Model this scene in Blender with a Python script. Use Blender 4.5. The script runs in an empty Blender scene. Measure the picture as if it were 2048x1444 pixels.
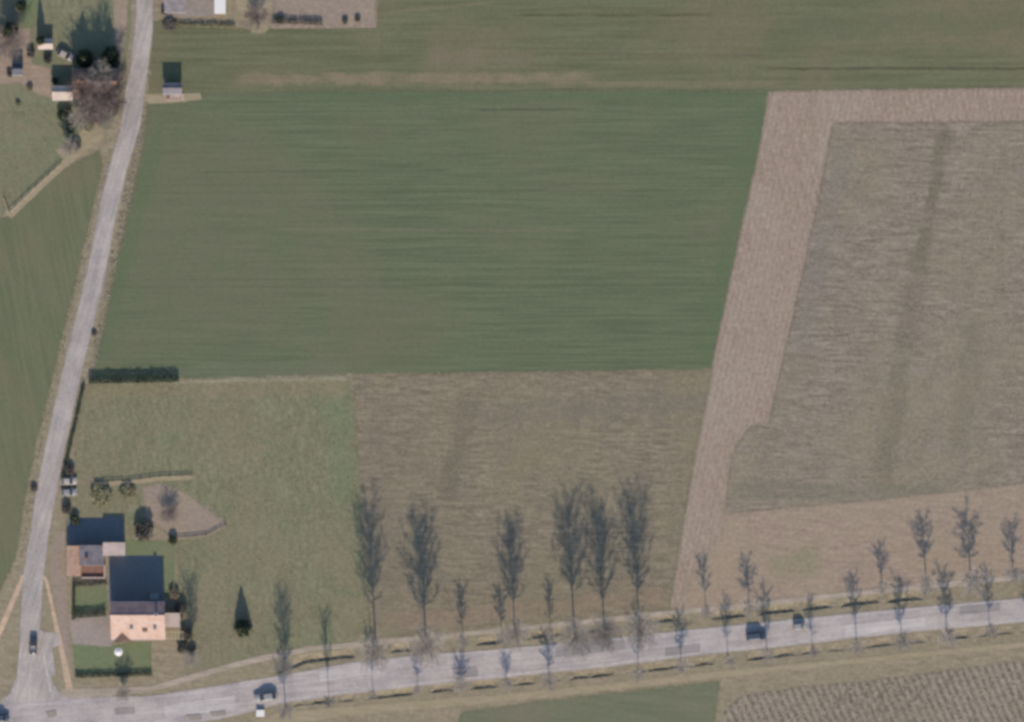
import bpy, math, random
import numpy as np
from mathutils import Vector, Matrix, noise as mnoise

# ---------------------------------------------------------------- camera, sky, sun, exposure
SC = bpy.context.scene
COL = SC.collection
S = 0.12                       # metres per photograph pixel on the ground
CAM_H = 1500.0
SUN_EL = math.radians(32.0)
TAN = math.tan(SUN_EL)
SHX = -0.055                   # sideways drift of shadows per metre north

cam = bpy.data.cameras.new('camera')
cam.sensor_width = 36.0
cam.lens = 36.0 * CAM_H / (2048 * S)
cam.clip_start = 1.0
cam.clip_end = 9000.0
camo = bpy.data.objects.new('camera', cam)
COL.objects.link(camo)
camo.location = (0, 0, CAM_H)
camo.rotation_euler = (0, 0, 0)
SC.camera = camo

world = bpy.data.worlds.new('World')
SC.world = world
world.use_nodes = True
wn = world.node_tree
bg = wn.nodes['Background']
sky = wn.nodes.new('ShaderNodeTexSky')
sky.sky_type = 'NISHITA'
sky.sun_disc = False
sky.sun_elevation = SUN_EL
sky.sun_rotation = math.pi - 0.05
sky.air_density = 1.0
sky.dust_density = 0.5
sky.ozone_density = 2.2
wn.links.new(sky.outputs[0], bg.inputs[0])
bg.inputs[1].default_value = 0.115

sun = bpy.data.lights.new('sun', 'SUN')
sun.energy = 3.0
sun.angle = math.radians(0.9)
sun.color = (1.0, 0.87, 0.70)
suno = bpy.data.objects.new('sun', sun)
COL.objects.link(suno)
tosun = Vector((-SHX, -1.0, 0)).normalized() * math.cos(SUN_EL) + Vector((0, 0, math.sin(SUN_EL)))
suno.rotation_euler = tosun.to_track_quat('Z', 'Y').to_euler()
suno.location = (0, -100, 200)

SC.view_settings.view_transform = 'Standard'
SC.view_settings.look = 'None'
SC.view_settings.gamma = 1.0
SC.view_settings.exposure = 1.22
SC.view_settings.use_curve_mapping = False
SC.cycles.filter_width = 3.3
SC.cycles.max_bounces = 5

rnd = random.Random(7)
rng = np.random.default_rng(11)


def P(px, py, z=0.0):
    k = 1.0 - z / CAM_H
    return Vector(((px - 1024) * S * k, (722 - py) * S * k, z))


# ---------------------------------------------------------------- materials
KALB = 0.62


def lin(c):
    c /= 255.0
    return c / 12.92 if c <= 0.04045 else ((c + 0.055) / 1.055) ** 2.4


def C(r, g, b, k=1.0):
    """photograph colour of a sunlit level surface -> base colour"""
    return (lin(r) * KALB * k, lin(g) * KALB * k, lin(b) * KALB * k, 1.0)


class NT:
    def __init__(self, name):
        self.m = bpy.data.materials.new(name)
        self.m.use_nodes = True
        self.t = self.m.node_tree
        self.b = self.t.nodes['Principled BSDF']
        self.co = self.t.nodes.new('ShaderNodeTexCoord').outputs['Object']

    def n(self, kind, **kw):
        x = self.t.nodes.new(kind)
        for k, v in kw.items():
            setattr(x, k, v)
        return x

    def link(self, a, b):
        self.t.links.new(a, b)

    def setin(self, sock, v):
        if hasattr(v, 'links'):
            self.link(v, sock)
        else:
            sock.default_value = v

    def math(self, op, a, b=0.0, c=None):
        x = self.n('ShaderNodeMath', operation=op)
        self.setin(x.inputs[0], a)
        self.setin(x.inputs[1], b)
        if c is not None:
            self.setin(x.inputs[2], c)
        return x.outputs[0]

    def noise(self, scale, detail=3.0, vec=None, rough=0.55, dist=0.0):
        x = self.n('ShaderNodeTexNoise')
        x.inputs['Scale'].default_value = scale
        x.inputs['Detail'].default_value = detail
        x.inputs['Roughness'].default_value = rough
        x.inputs['Distortion'].default_value = dist
        self.link(vec if vec is not None else self.co, x.inputs['Vector'])
        return x.outputs['Fac']

    def mapping(self, rot=0.0, scale=(1, 1, 1), loc=(0, 0, 0)):
        a = self.n('ShaderNodeMapping')
        a.inputs['Rotation'].default_value = (0, 0, rot)
        self.link(self.co, a.inputs['Vector'])
        b = self.n('ShaderNodeMapping')
        b.inputs['Scale'].default_value = scale
        b.inputs['Location'].default_value = loc
        self.link(a.outputs[0], b.inputs['Vector'])
        return b.outputs[0]

    def smooth(self, v, lo, hi):
        x = self.n('ShaderNodeMapRange', interpolation_type='SMOOTHSTEP')
        self.setin(x.inputs['Value'], v)
        x.inputs['From Min'].default_value = lo
        x.inputs['From Max'].default_value = hi
        return x.outputs['Result']

    def mix(self, f, a, b):
        x = self.n('ShaderNodeMix', data_type='RGBA')
        self.setin(x.inputs[0], f)
        self.setin(x.inputs[6], a)
        self.setin(x.inputs[7], b)
        return x.outputs[2]

    def scale_col(self, c, f):
        x = self.n('ShaderNodeMix', data_type='RGBA', blend_type='MULTIPLY')
        x.inputs[0].default_value = 1.0
        self.setin(x.inputs[6], c)
        cx = self.n('ShaderNodeCombineColor')
        for i in range(3):
            self.setin(cx.inputs[i], f)
        self.link(cx.outputs[0], x.inputs[7])
        return x.outputs[2]

    def fade_edge(self):
        """ragged broken margin where one surface gives way to the next"""
        at = self.n('ShaderNodeAttribute', attribute_name='edge')
        nz = self.math('MULTIPLY_ADD', self.math('SUBTRACT', self.noise(2.3, 5.0, None, 0.8), 0.5), 2.2, 0.5)
        nz = self.math('MINIMUM', self.math('MAXIMUM', nz, 0.06), 0.94)
        e = self.math('GREATER_THAN', at.outputs['Fac'], nz)
        self.link(self.math('SUBTRACT', 1.0, e), self.b.inputs['Alpha'])

    def out(self, col, rough=0.95, bump=None, strength=0.4, dist=0.05, spec=0.1):
        self.setin(self.b.inputs['Base Color'], col)
        self.b.inputs['Roughness'].default_value = rough
        self.b.inputs['Specular IOR Level'].default_value = spec
        if bump is not None:
            x = self.n('ShaderNodeBump')
            x.inputs['Strength'].default_value = strength
            x.inputs['Distance'].default_value = dist
            self.link(bump, x.inputs['Height'])
            self.link(x.outputs[0], self.b.inputs['Normal'])
        return self.m


def ground_mat(name, c1, c2, c3, ang=0.0, stretch=30.0, freq=0.9, patch=0.035, grain=0.5, bands=(), c4=None, streak=1.0, bump=0.35, rows=None):
    """field surface: c1/c2 along the drilled rows, c3 in wide patches, c4 in small ones; bands = worn or wet strips (p0, p1, width, colour, amount)"""
    t = NT(name)
    v = t.mapping(ang, (freq / stretch, freq, 1))
    s1 = t.noise(1.0, 5.0, v, 0.62)
    v2 = t.mapping(ang, (freq * 2.6 / stretch, freq * 1.9, 1), (13, 5, 0))
    s2 = t.noise(1.0, 2.0, v2, 0.6)
    s = t.math('ADD', t.math('MULTIPLY', s1, 0.45), t.math('MULTIPLY', s2, 0.55))
    w = 0.15 / max(streak, 0.05)
    col = t.mix(t.smooth(s, 0.5 - w, 0.5 + w), c1, c2)
    p = t.noise(patch, 4.0, None, 0.6, 0.6)
    col = t.mix(t.math('MULTIPLY', t.smooth(p, 0.42, 0.68), 0.8), col, c3)
    if c4 is not None:
        q = t.noise(patch * 7, 4.0, None, 0.65)
        col = t.mix(t.math('MULTIPLY', t.smooth(q, 0.52, 0.72), 0.75), col, c4)
    if bands:
        sep = t.n('ShaderNodeSeparateXYZ')
        t.link(t.co, sep.inputs[0])
        wob = t.math('MULTIPLY', t.math('SUBTRACT', t.noise(0.22, 4.0), 0.5), 1.0)
        br = t.smooth(t.noise(0.16, 3.0), 0.3, 0.62)
        for (a, b, wd, bc, amt) in bands:
            A, B = P(*a), P(*b)
            d = (B - A)
            L = d.length
            d /= L
            nx, ny = -d.y, d.x
            off = nx * A.x + ny * A.y
            al = d.x * A.x + d.y * A.y
            dist = t.math('ADD', t.math('MULTIPLY', sep.outputs[0], nx), t.math('MULTIPLY_ADD', sep.outputs[1], ny, -off))
            dist = t.math('ABSOLUTE', t.math('ADD', dist, t.math('MULTIPLY', wob, wd * 1.6)))
            along = t.math('ADD', t.math('MULTIPLY', sep.outputs[0], d.x), t.math('MULTIPLY_ADD', sep.outputs[1], d.y, -al))
            m = t.math('SUBTRACT', 1.0, t.smooth(dist, wd * 0.3, wd * 0.8))
            m = t.math('MULTIPLY', m, t.smooth(along, -2.5, 2.5))
            m = t.math('MULTIPLY', m, t.math('SUBTRACT', 1.0, t.smooth(along, L - 2.5, L + 2.5)))
            m = t.math('MULTIPLY', m, t.math('MULTIPLY_ADD', br, 0.6, 0.4))
            col = t.mix(t.math('MULTIPLY', m, amt), col, bc)
    if rows is not None:
        nx, ny, period, amt, rc = rows
        sp = t.n('ShaderNodeSeparateXYZ')
        t.link(t.co, sp.inputs[0])
        u = t.math('ADD', t.math('MULTIPLY', sp.outputs[0], nx * 2 * math.pi / period), t.math('MULTIPLY', sp.outputs[1], ny * 2 * math.pi / period))
        u = t.math('ADD', u, t.math('MULTIPLY', t.noise(0.55, 3.0), 3.2))
        br = t.smooth(t.noise(0.5, 3.0, None, 0.7), 0.36, 0.6)
        m = t.math('MULTIPLY', t.smooth(t.math('SINE', u), -0.35, 0.75), t.math('MULTIPLY_ADD', br, 0.7, 0.3))
        col = t.mix(t.math('MULTIPLY', m, amt), col, rc)
    f = t.noise(1.1, 5.0, None, 0.75)
    g = t.noise(4.5, 3.0, None, 0.7)
    k = t.math('MULTIPLY_ADD', t.math('SUBTRACT', f, 0.5), grain * 1.5, 1.0)
    k = t.math('ADD', k, t.math('MULTIPLY', t.math('SUBTRACT', g, 0.5), grain * 0.9))
    col = t.scale_col(col, k)
    h = t.math('ADD', t.math('MULTIPLY', s2, 0.6), g)
    t.fade_edge()
    return t.out(col, 0.97, h, bump, 0.12)


def plain_mat(name, c, var=0.25, scale=1.5, rough=0.8, spec=0.2, c2=None, metal=0.0, bump=0.0):
    t = NT(name)
    f = t.noise(scale, 4.0, None, 0.65)
    col = c
    if c2 is not None:
        col = t.mix(t.smooth(t.noise(scale * 0.6, 3.0), 0.4, 0.62), c, c2)
    k = t.math('MULTIPLY_ADD', t.math('SUBTRACT', f, 0.5), var * 2, 1.0)
    col = t.scale_col(col, k)
    m = t.out(col, rough, f if bump else None, bump, 0.05, spec)
    t.b.inputs['Metallic'].default_value = metal
    return m


def leaf_mat(name, c, c2):
    t = NT(name)
    col = t.mix(t.smooth(t.noise(1.3, 3.0), 0.35, 0.65), c, c2)
    k = t.math('MULTIPLY_ADD', t.math('SUBTRACT', t.noise(6.0, 2.0), 0.5), 0.8, 1.0)
    return t.out(t.scale_col(col, k), 0.8, None, spec=0.15)


def road_mat(name, c, c2, c3, scale=0.5, ang=0.0):
    t = NT(name)
    sv = t.mapping(-ang, (0.07, 1.15, 1))
    st = t.noise(1.0, 4.0, sv, 0.65)
    col = t.mix(t.smooth(t.noise(scale * 0.25, 4.0, None, 0.6), 0.38, 0.64), c, c2)
    col = t.mix(t.math('MULTIPLY', t.smooth(t.noise(scale * 2.2, 4.0, None, 0.7), 0.5, 0.7), 0.6), col, c3)
    f = t.noise(1.5, 5.0, None, 0.75)
    k = t.math('MULTIPLY_ADD', t.math('SUBTRACT', f, 0.5), 0.7, 1.0)
    k = t.math('ADD', k, t.math('MULTIPLY', t.math('SUBTRACT', st, 0.5), 0.9))
    k = t.math('ADD', k, t.math('MULTIPLY', t.math('SUBTRACT', t.noise(0.13, 3.0), 0.5), 0.5))
    t.fade_edge()
    return t.out(t.scale_col(col, k), 0.9, f, 0.15, 0.02, 0.2)


def RGB(r, g, b):
    return (r, g, b, 1.0)


M = {}
DK = C(84, 80, 66)
M['verge'] = ground_mat('verge_grass', C(152, 140, 119), C(131, 121, 101), C(141, 131, 107), 0.08, 6, 0.7, 0.08, 0.75, c4=C(158, 143, 122))
M['main'] = ground_mat('green_crop', C(105, 113, 87), C(90, 99, 76), C(110, 108, 87), 0.0, 42, 0.85, 0.022, 0.36, streak=1.1,
    c4=C(98, 107, 80), bands=[
    ((320, 250), (200, 720), 3.0, C(93, 106, 79), 0.7), ((1525, 200), (1410, 730), 6.0, C(92, 106, 79), 0.7),
    ((950, 219), (1160, 219), 0.45, C(78, 84, 66), 0.8), ((560, 196), (1500, 192), 2.4, C(92, 105, 79), 0.7),
    ((400, 345), (900, 340), 0.5, C(84, 93, 72), 0.6), ((560, 458), (1150, 462), 0.6, C(118, 114, 94), 0.6),
    ((230, 560), (1440, 556), 0.4, C(84, 92, 70), 0.4), ((228, 574), (1436, 570), 0.4, C(84, 92, 70), 0.4),
    ((275, 372), (1480, 366), 0.4, C(84, 92, 70), 0.35), ((272, 386), (1478, 380), 0.4, C(84, 92, 70), 0.35),
    ((260, 742), (690, 738), 2.6, C(110, 112, 92), 0.5)])
M['upper'] = ground_mat('upper_crop', C(112, 114, 88), C(96, 99, 74), C(120, 112, 90), 0.0, 34, 0.55, 0.028, 0.45, c4=C(103, 103, 83), bands=[
    ((480, 158), (1180, 156), 2.2, C(136, 122, 100), 0.8), ((1100, 168), (1560, 168), 1.3, C(128, 116, 98), 0.6),
    ((1030, 30), (1420, 30), 0.5, C(84, 84, 62), 0.9), ((1540, 137), (2120, 137), 0.55, C(82, 80, 64), 0.9),
    ((1130, 108), (1520, 112), 1.0, C(102, 96, 78), 0.7), ((780, 25), (980, 5), 0.8, C(122, 116, 94), 0.6),
    ((1550, 60), (2100, 40), 5.0, C(100, 103, 80), 0.6), ((860, 112), (1060, 118), 3.0, C(124, 112, 96), 0.6)])
M['strip'] = ground_mat('bare_soil', C(161, 144, 129), C(143, 127, 112), C(157, 144, 128), 1.35, 10, 0.8, 0.06, 0.85, c4=C(151, 130, 119), rows=(0.975, -0.22, 1.3, 0.4, C(136, 119, 106)))
M['stubble'] = ground_mat('stubble_field', C(151, 139, 124), C(117, 108, 94), C(137, 128, 107), 0.03, 8, 0.8, 0.03, 0.8, c4=C(139, 127, 118), bands=[
    ((1888, 262), (1842, 520), 2.6, C(108, 101, 84), 0.7), ((1842, 500), (1762, 965), 4.4, C(114, 107, 90), 0.6),
    ((1955, 640), (1915, 900), 4.2, C(117, 110, 93), 0.5), ((1880, 268), (1905, 285), 2.4, C(104, 98, 80), 0.8),
    ((1690, 290), (1600, 700), 4.0, C(128, 121, 112), 0.6), ((1480, 985), (1900, 985), 3.2, C(116, 113, 97), 0.6)])
M['sandy'] = ground_mat('sandy_field', C(160, 143, 126), C(143, 126, 111), C(153, 138, 118), 0.05, 8, 0.8, 0.05, 0.7, c4=C(153, 136, 121), bands=[
    ((1540, 1130), (1640, 1120), 6.0, C(136, 130, 105), 0.7)])
M['plot'] = ground_mat('brown_plot', C(143, 132, 112), C(113, 105, 88), C(131, 123, 100), 0.03, 8, 0.8, 0.035, 0.8, c4=C(118, 110, 96), bands=[
    ((945, 790), (890, 1000), 3.6, C(108, 100, 84), 0.65), ((760, 800), (780, 1230), 4.0, C(122, 112, 96), 0.5),
    ((770, 1245), (1330, 1195), 3.4, C(142, 124, 106), 0.7), ((960, 830), (1400, 800), 5.0, C(118, 109, 98), 0.5)])
M['pasture'] = ground_mat('rough_pasture', C(133, 130, 104), C(113, 114, 89), C(132, 123, 102), 1.45, 4, 0.6, 0.035, 0.85, c4=C(113, 121, 90), bands=[
    ((185, 779), (690, 772), 4.2, C(137, 125, 99), 0.7), ((670, 800), (690, 1000), 5.5, C(113, 122, 91), 0.8),
    ((480, 1000), (600, 1250), 9.0, C(131, 124, 101), 0.6), ((200, 764), (700, 757), 0.9, C(151, 147, 124), 0.85)])
M['west'] = ground_mat('west_field', C(112, 114, 88), C(97, 104, 79), C(116, 110, 88), 1.38, 26, 0.5, 0.03, 0.35, c4=C(103, 107, 86))
M['meadow'] = ground_mat('farm_meadow', C(114, 120, 95), C(128, 124, 99), C(134, 122, 102), 1.0, 5, 0.6, 0.05, 0.55, c4=C(104, 112, 88))
M['sgreen'] = ground_mat('south_crop', C(116, 117, 96), C(104, 109, 87), C(120, 115, 96), 0.09, 20, 0.7, 0.04, 0.35)
M['sstub'] = ground_mat('maize_stubble', C(158, 146, 131), C(138, 127, 113), C(146, 136, 116), 1.75, 2.6, 0.8, 0.06, 0.7, rows=(0.91, 0.41, 1.7, 0.85, C(101, 92, 80)))
M['spath'] = ground_mat('dirt_track', C(163, 150, 126), C(146, 135, 111), C(150, 139, 112), 0.09, 10, 1.0, 0.06, 0.4)
M['lawn'] = ground_mat('lawn', C(117, 125, 94), C(105, 117, 86), C(122, 122, 96), 0.3, 2, 1.0, 0.09, 0.4)
M['soil'] = ground_mat('garden_soil', C(154, 138, 125), C(138, 125, 112), C(153, 139, 118), 0.4, 3, 1.0, 0.09, 0.55)
M['gravel'] = ground_mat('gravel', C(152, 141, 132), C(138, 130, 121), C(158, 144, 136), 0.0, 1, 1.6, 0.1, 0.55)
M['shade_slab'] = ground_mat('shade_toned_paving', C(122, 124, 126), C(108, 111, 114), C(118, 120, 122), 0.0, 1, 1.6, 0.1, 0.4)  # grey paving tone that helps paint the house shadows blue
M['asphalt'] = road_mat('lane_asphalt', C(170, 160, 153), C(155, 147, 142), C(181, 171, 163), ang=1.3)
M['asphalt2'] = road_mat('main_road_asphalt', C(174, 164, 159), C(157, 149, 147), C(186, 177, 172), ang=0.1)
M['cycle'] = road_mat('path_paving', C(166, 152, 138), C(154, 143, 125), C(172, 157, 144))
M['ypath'] = road_mat('yellow_paving', C(190, 164, 137), C(178, 156, 132), C(196, 170, 146))
M['paint'] = plain_mat('road_paint', C(184, 178, 172), 0.3, 0.8, c2=C(168, 161, 156))
M['bark'] = plain_mat('bark', RGB(0.12, 0.10, 0.085), 0.3, 3.0, 0.95, 0.05)
M['twig'] = plain_mat('twigs', RGB(0.25, 0.22, 0.19), 0.3, 2.0, 0.95, 0.05)
M['twig2'] = plain_mat('pink_twigs', RGB(0.15, 0.118, 0.108), 0.3, 2.0, 0.95, 0.05)
M['ever'] = leaf_mat('evergreen', RGB(0.045, 0.058, 0.036), RGB(0.07, 0.082, 0.05))
M['ivy'] = leaf_mat('dark_leaf', RGB(0.08, 0.072, 0.062), RGB(0.12, 0.104, 0.088))
M['shrub'] = leaf_mat('olive_leaf', RGB(0.15, 0.14, 0.08), RGB(0.2, 0.18, 0.105))
M['dry'] = leaf_mat('dry_leaf', RGB(0.21, 0.17, 0.115), RGB(0.15, 0.125, 0.085))
M['tuft'] = leaf_mat('grass_tuft', RGB(0.185, 0.165, 0.115), RGB(0.235, 0.205, 0.15))
M['tuftg'] = leaf_mat('green_tuft', RGB(0.15, 0.145, 0.085), RGB(0.2, 0.18, 0.115))
M['straw'] = leaf_mat('straw', RGB(0.22, 0.185, 0.14), RGB(0.16, 0.135, 0.105))
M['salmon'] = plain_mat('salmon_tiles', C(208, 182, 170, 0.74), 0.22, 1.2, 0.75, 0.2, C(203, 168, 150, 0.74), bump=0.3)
M['orange'] = plain_mat('orange_tiles', C(196, 160, 138, 0.9), 0.2, 1.3, 0.75, 0.2, C(178, 146, 126, 0.9), bump=0.3)
M['brownroof'] = plain_mat('brown_tiles', C(120, 96, 86), 0.22, 1.3, 0.8, 0.15, C(138, 112, 100), bump=0.3)
M['shadedroof'] = plain_mat('shaded_salmon_tiles', C(140, 120, 118), 0.18, 0.9, 0.8, 0.2, C(122, 106, 108), bump=0.3)  # shaded version of the salmon tiles, the dim north light painted in
M['greyroof'] = plain_mat('grey_roofing', C(122, 116, 120), 0.18, 0.9, 0.8, 0.2, C(104, 100, 106))
M['paleroof'] = plain_mat('pale_roofing', C(190, 172, 162), 0.14, 0.9, 0.8, 0.2, C(176, 160, 150))
M['slate'] = plain_mat('slate_roofing', C(84, 86, 96), 0.2, 0.9, 0.7, 0.25, C(70, 74, 84))
M['white'] = plain_mat('white_render', C(222, 218, 214), 0.1, 1.5, 0.8, 0.2)
M['cream'] = plain_mat('cream_render', C(190, 174, 150), 0.12, 1.5, 0.85, 0.15)
M['brick'] = plain_mat('brick_wall', C(140, 104, 88), 0.2, 2.5, 0.85, 0.15)
M['wood'] = plain_mat('weathered_wood', C(128, 104, 84), 0.25, 2.0, 0.9, 0.1)
M['palewood'] = plain_mat('pale_wood', C(182, 168, 138), 0.2, 2.0, 0.9, 0.1)
M['terr'] = plain_mat('terrace_paving', C(140, 108, 96), 0.18, 2.5, 0.9, 0.1, C(126, 98, 90))
M['glass'] = plain_mat('dark_glass', RGB(0.015, 0.018, 0.022), 0.1, 1.0, 0.12, 0.6)
M['skyl'] = plain_mat('roof_glass', RGB(0.16, 0.2, 0.22), 0.1, 1.0, 0.1, 0.8)
M['dark'] = plain_mat('dark_opening', RGB(0.03, 0.027, 0.025), 0.1, 1.0, 0.9, 0.1)
M['metal'] = plain_mat('galvanised', RGB(0.3, 0.3, 0.3), 0.1, 2.0, 0.5, 0.5)
M['tyre'] = plain_mat('tyre_rubber', RGB(0.02, 0.02, 0.02), 0.1, 2.0, 0.9, 0.1)
M['red'] = plain_mat('tail_lamp', RGB(0.3, 0.02, 0.02), 0.1, 2.0, 0.3, 0.5)
M['lamp'] = plain_mat('head_lamp', RGB(0.6, 0.6, 0.58), 0.05, 2.0, 0.2, 0.6)
M['cblack'] = plain_mat('black_car_paint', RGB(0.022, 0.024, 0.028), 0.08, 2.0, 0.35, 0.5)
M['cblue'] = plain_mat('dark_blue_car_paint', RGB(0.03, 0.042, 0.062), 0.08, 2.0, 0.35, 0.5)
M['csilver'] = plain_mat('silver_car_paint', RGB(0.24, 0.24, 0.24), 0.06, 2.0, 0.4, 0.5)
M['cgrey'] = plain_mat('grey_car_paint', RGB(0.16, 0.156, 0.156), 0.06, 2.0, 0.4, 0.5)
M['cwhite'] = plain_mat('white_car_paint', RGB(0.55, 0.54, 0.52), 0.06, 2.0, 0.4, 0.5)
M['cbeige'] = plain_mat('beige_car_paint', RGB(0.24, 0.21, 0.185), 0.06, 2.0, 0.4, 0.5)


# ---------------------------------------------------------------- helpers
def tag(o, label=None, cat=None, group=None, kind=None):
    if label: o['label'] = label
    if cat: o['category'] = cat
    if group: o['group'] = group
    if kind: o['kind'] = kind
    return o


def thing(name, loc, label, cat, group=None, rz=0.0):
    o = bpy.data.objects.new(name, None)
    COL.objects.link(o)
    o.empty_display_size = 0.5
    o.location = loc
    o.rotation_euler = (0, 0, rz)
    return tag(o, label, cat, group)


def link(name, me, mat, parent=None):
    o = bpy.data.objects.new(name, me)
    COL.objects.link(o)
    if mat is not None and not me.materials:
        me.materials.append(M[mat] if isinstance(mat, str) else mat)
    o.parent = parent
    return o


def mesh_np(name, V, F):
    """triangles or quads from arrays"""
    me = bpy.data.meshes.new(name)
    V = np.asarray(V, np.float32)
    F = np.asarray(F, np.int32)
    k = F.shape[1]
    me.vertices.add(len(V))
    me.vertices.foreach_set('co', V.ravel())
    me.loops.add(F.size)
    me.loops.foreach_set('vertex_index', F.ravel())
    me.polygons.add(len(F))
    me.polygons.foreach_set('loop_start', np.arange(0, F.size, k, dtype=np.int32))
    me.polygons.foreach_set('loop_total', np.full(len(F), k, dtype=np.int32))
    me.update(calc_edges=True)
    me.shade_flat()
    return me


class MB:
    def __init__(self):
        self.v = []
        self.f = []

    def poly(self, pts):
        i = len(self.v)
        self.v += [tuple(p) for p in pts]
        self.f.append(tuple(range(i, i + len(pts))))
        return self

    def box(self, x0, x1, y0, y1, z0, z1):
        i = len(self.v)
        self.v += [(x0, y0, z0), (x1, y0, z0), (x1, y1, z0), (x0, y1, z0), (x0, y0, z1), (x1, y0, z1), (x1, y1, z1), (x0, y1, z1)]
        for f in ((3, 2, 1, 0), (4, 5, 6, 7), (0, 1, 5, 4), (1, 2, 6, 5), (2, 3, 7, 6), (3, 0, 4, 7)):
            self.f.append(tuple(i + q for q in f))
        return self

    def hexa(self, p):
        i = len(self.v)
        self.v += [tuple(q) for q in p]
        for f in ((3, 2, 1, 0), (4, 5, 6, 7), (0, 1, 5, 4), (1, 2, 6, 5), (2, 3, 7, 6), (3, 0, 4, 7)):
            self.f.append(tuple(i + q for q in f))
        return self

    def prism_x(self, prof, x0, x1):
        """profile of (y, z) points, counter-clockwise seen from +x, extruded along x"""
        n = len(prof)
        i = len(self.v)
        self.v += [(x0, a, b) for a, b in prof] + [(x1, a, b) for a, b in prof]
        self.f.append(tuple(i + q for q in reversed(range(n))))
        self.f.append(tuple(i + n + q for q in range(n)))
        for q in range(n):
            r = (q + 1) % n
            self.f.append((i + q, i + r, i + n + r, i + n + q))
        return self

    def tube(self, pts, rad, n=6, cap=True):
        i = len(self.v)
        for k, p in enumerate(pts):
            a = Vector(pts[max(k - 1, 0)])
            b = Vector(pts[min(k + 1, len(pts) - 1)])
            d = (b - a).normalized()
            u = d.cross(Vector((0.31, 0.95, 0.05))).normalized()
            w = d.cross(u)
            for q in range(n):
                an = 2 * math.pi * q / n
                self.v.append(tuple(Vector(p) + (u * math.cos(an) + w * math.sin(an)) * rad[k]))
        for k in range(len(pts) - 1):
            for q in range(n):
                r = (q + 1) % n
                self.f.append((i + k * n + q, i + k * n + r, i + (k + 1) * n + r, i + (k + 1) * n + q))
        if cap:
            self.f.append(tuple(i + q for q in reversed(range(n))))
            self.f.append(tuple(i + (len(pts) - 1) * n + q for q in range(n)))
        return self

    def mesh(self, name):
        me = bpy.data.meshes.new(name)
        me.from_pydata(self.v, [], self.f)
        me.update()
        return me

    def build(self, name, mat, parent=None):
        return link(name, self.mesh(name), mat, parent)


def ragged(pts, amp=0.3, step=0.9, seed=0, fine=0.9, freq=0.4):
    """pixel polygon -> metres with an uneven edge"""
    W = [P(*p) for p in pts]
    out = []
    n = len(W)
    for i in range(n):
        a, b = W[i], W[(i + 1) % n]
        d = b - a
        L = d.length
        k = max(1, int(L / step))
        k = min(k, 400)
        nv = Vector((-d.y, d.x, 0)).normalized()
        for j in range(k):
            p = a + d * (j / k)
            q = mnoise.noise(Vector((p.x * freq + seed * 7.3, p.y * freq, seed))) + fine * mnoise.noise(Vector((p.x * 1.9, p.y * 1.9, seed + 3)))
            out.append(p + nv * (q * amp))
    return out


def sheet(name, pts, z, mat, amp=0.3, step=0.9, fade=2.2):
    """a flat patch of ground with a margin of width fade that thins out raggedly"""
    seed = sum(ord(c) for c in name) % 97
    rag = ragged(pts, amp, step, seed) if mat == 'paint' else ragged(pts, amp * 0.7, max(step, fade * 0.8), seed, 0.0, 0.22)
    V = np.array([(p.x, p.y) for p in rag])
    x, y = V[:, 0], V[:, 1]
    if np.sum(x * np.roll(y, -1) - np.roll(x, -1) * y) < 0:
        V = V[::-1]
    n = len(V)
    if mat == 'paint':
        o = MB().poly([(a, b, z) for a, b in V]).build(name, mat)
        return tag(o, kind='structure')
    k = 1
    T = np.roll(V, -k, 0) - np.roll(V, k, 0)
    N = np.stack([T[:, 1], -T[:, 0]], 1)
    N /= np.maximum(np.linalg.norm(N, axis=1), 1e-6)[:, None]
    A, B = V - N * fade * 0.5, V + N * fade * 0.5
    vs = [(a, b, z) for a, b in A] + [(a, b, z) for a, b in B]
    fs = [tuple(range(n))] + [(i, n + i, n + (i + 1) % n, (i + 1) % n) for i in range(n)]
    me = bpy.data.meshes.new(name)
    me.from_pydata(vs, [], fs)
    at = me.attributes.new('edge', 'FLOAT', 'POINT')
    at.data.foreach_set('value', np.array([0.0] * n + [1.0] * n, np.float32))
    me.update()
    return tag(link(name, me, mat), kind='structure')


def ribbon(name, left, right, z, mat, amp=0.06, fade=0.5):
    return sheet(name, list(left) + list(reversed(right)), z, mat, amp, 0.7, fade)


def interp(tab, x):
    xs = [t[0] for t in tab]
    ys = [t[1] for t in tab]
    return float(np.interp(x, xs, ys))


# ---------------------------------------------------------------- ground with its two roadside ditches
ND = [(-400, 1425), (150, 1376), (330, 1376), (430, 1362), (570, 1340), (610, 1322), (680, 1314), (800, 1300), (980, 1285), (1080, 1272), (1180, 1262), (1330, 1240), (1440, 1235), (1540, 1224), (1650, 1213), (1720, 1206), (1800, 1199), (2048, 1176), (2500, 1135)]
SD = [(-400, 1520), (300, 1470), (480, 1442), (600, 1407), (750, 1394), (880, 1380), (1000, 1371), (1180, 1352), (1400, 1328), (1600, 1306), (1800, 1285), (2020, 1264), (2500, 1220)]
NDGAP = [(560, .8), (600, 1), (700, 1), (712, 0), (780, 0), (792, 1), (858, 1), (872, 0), (950, 0), (965, 1), (1000, 1), (1014, 0), (1055, 0), (1068, 1), (1115, 1), (1128, 0), (1165, 0), (1180, .8), (1225, .8), (1238, 0), (1300, 0), (1312, 1), (1340, 1), (1352, 0), (1424, 0), (1434, 1), (1482, 1), (1492, 0), (1516, 0), (1527, 1), (1584, 1), (1592, 0), (1606, 0), (1614, 1), (1655, .9), (1664, 0), (1680, 0), (1692, 1), (1752, 1), (1760, 0), (1774, 0), (1784, 1), (1832, .9), (1850, 0), (1900, 0)]


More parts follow.
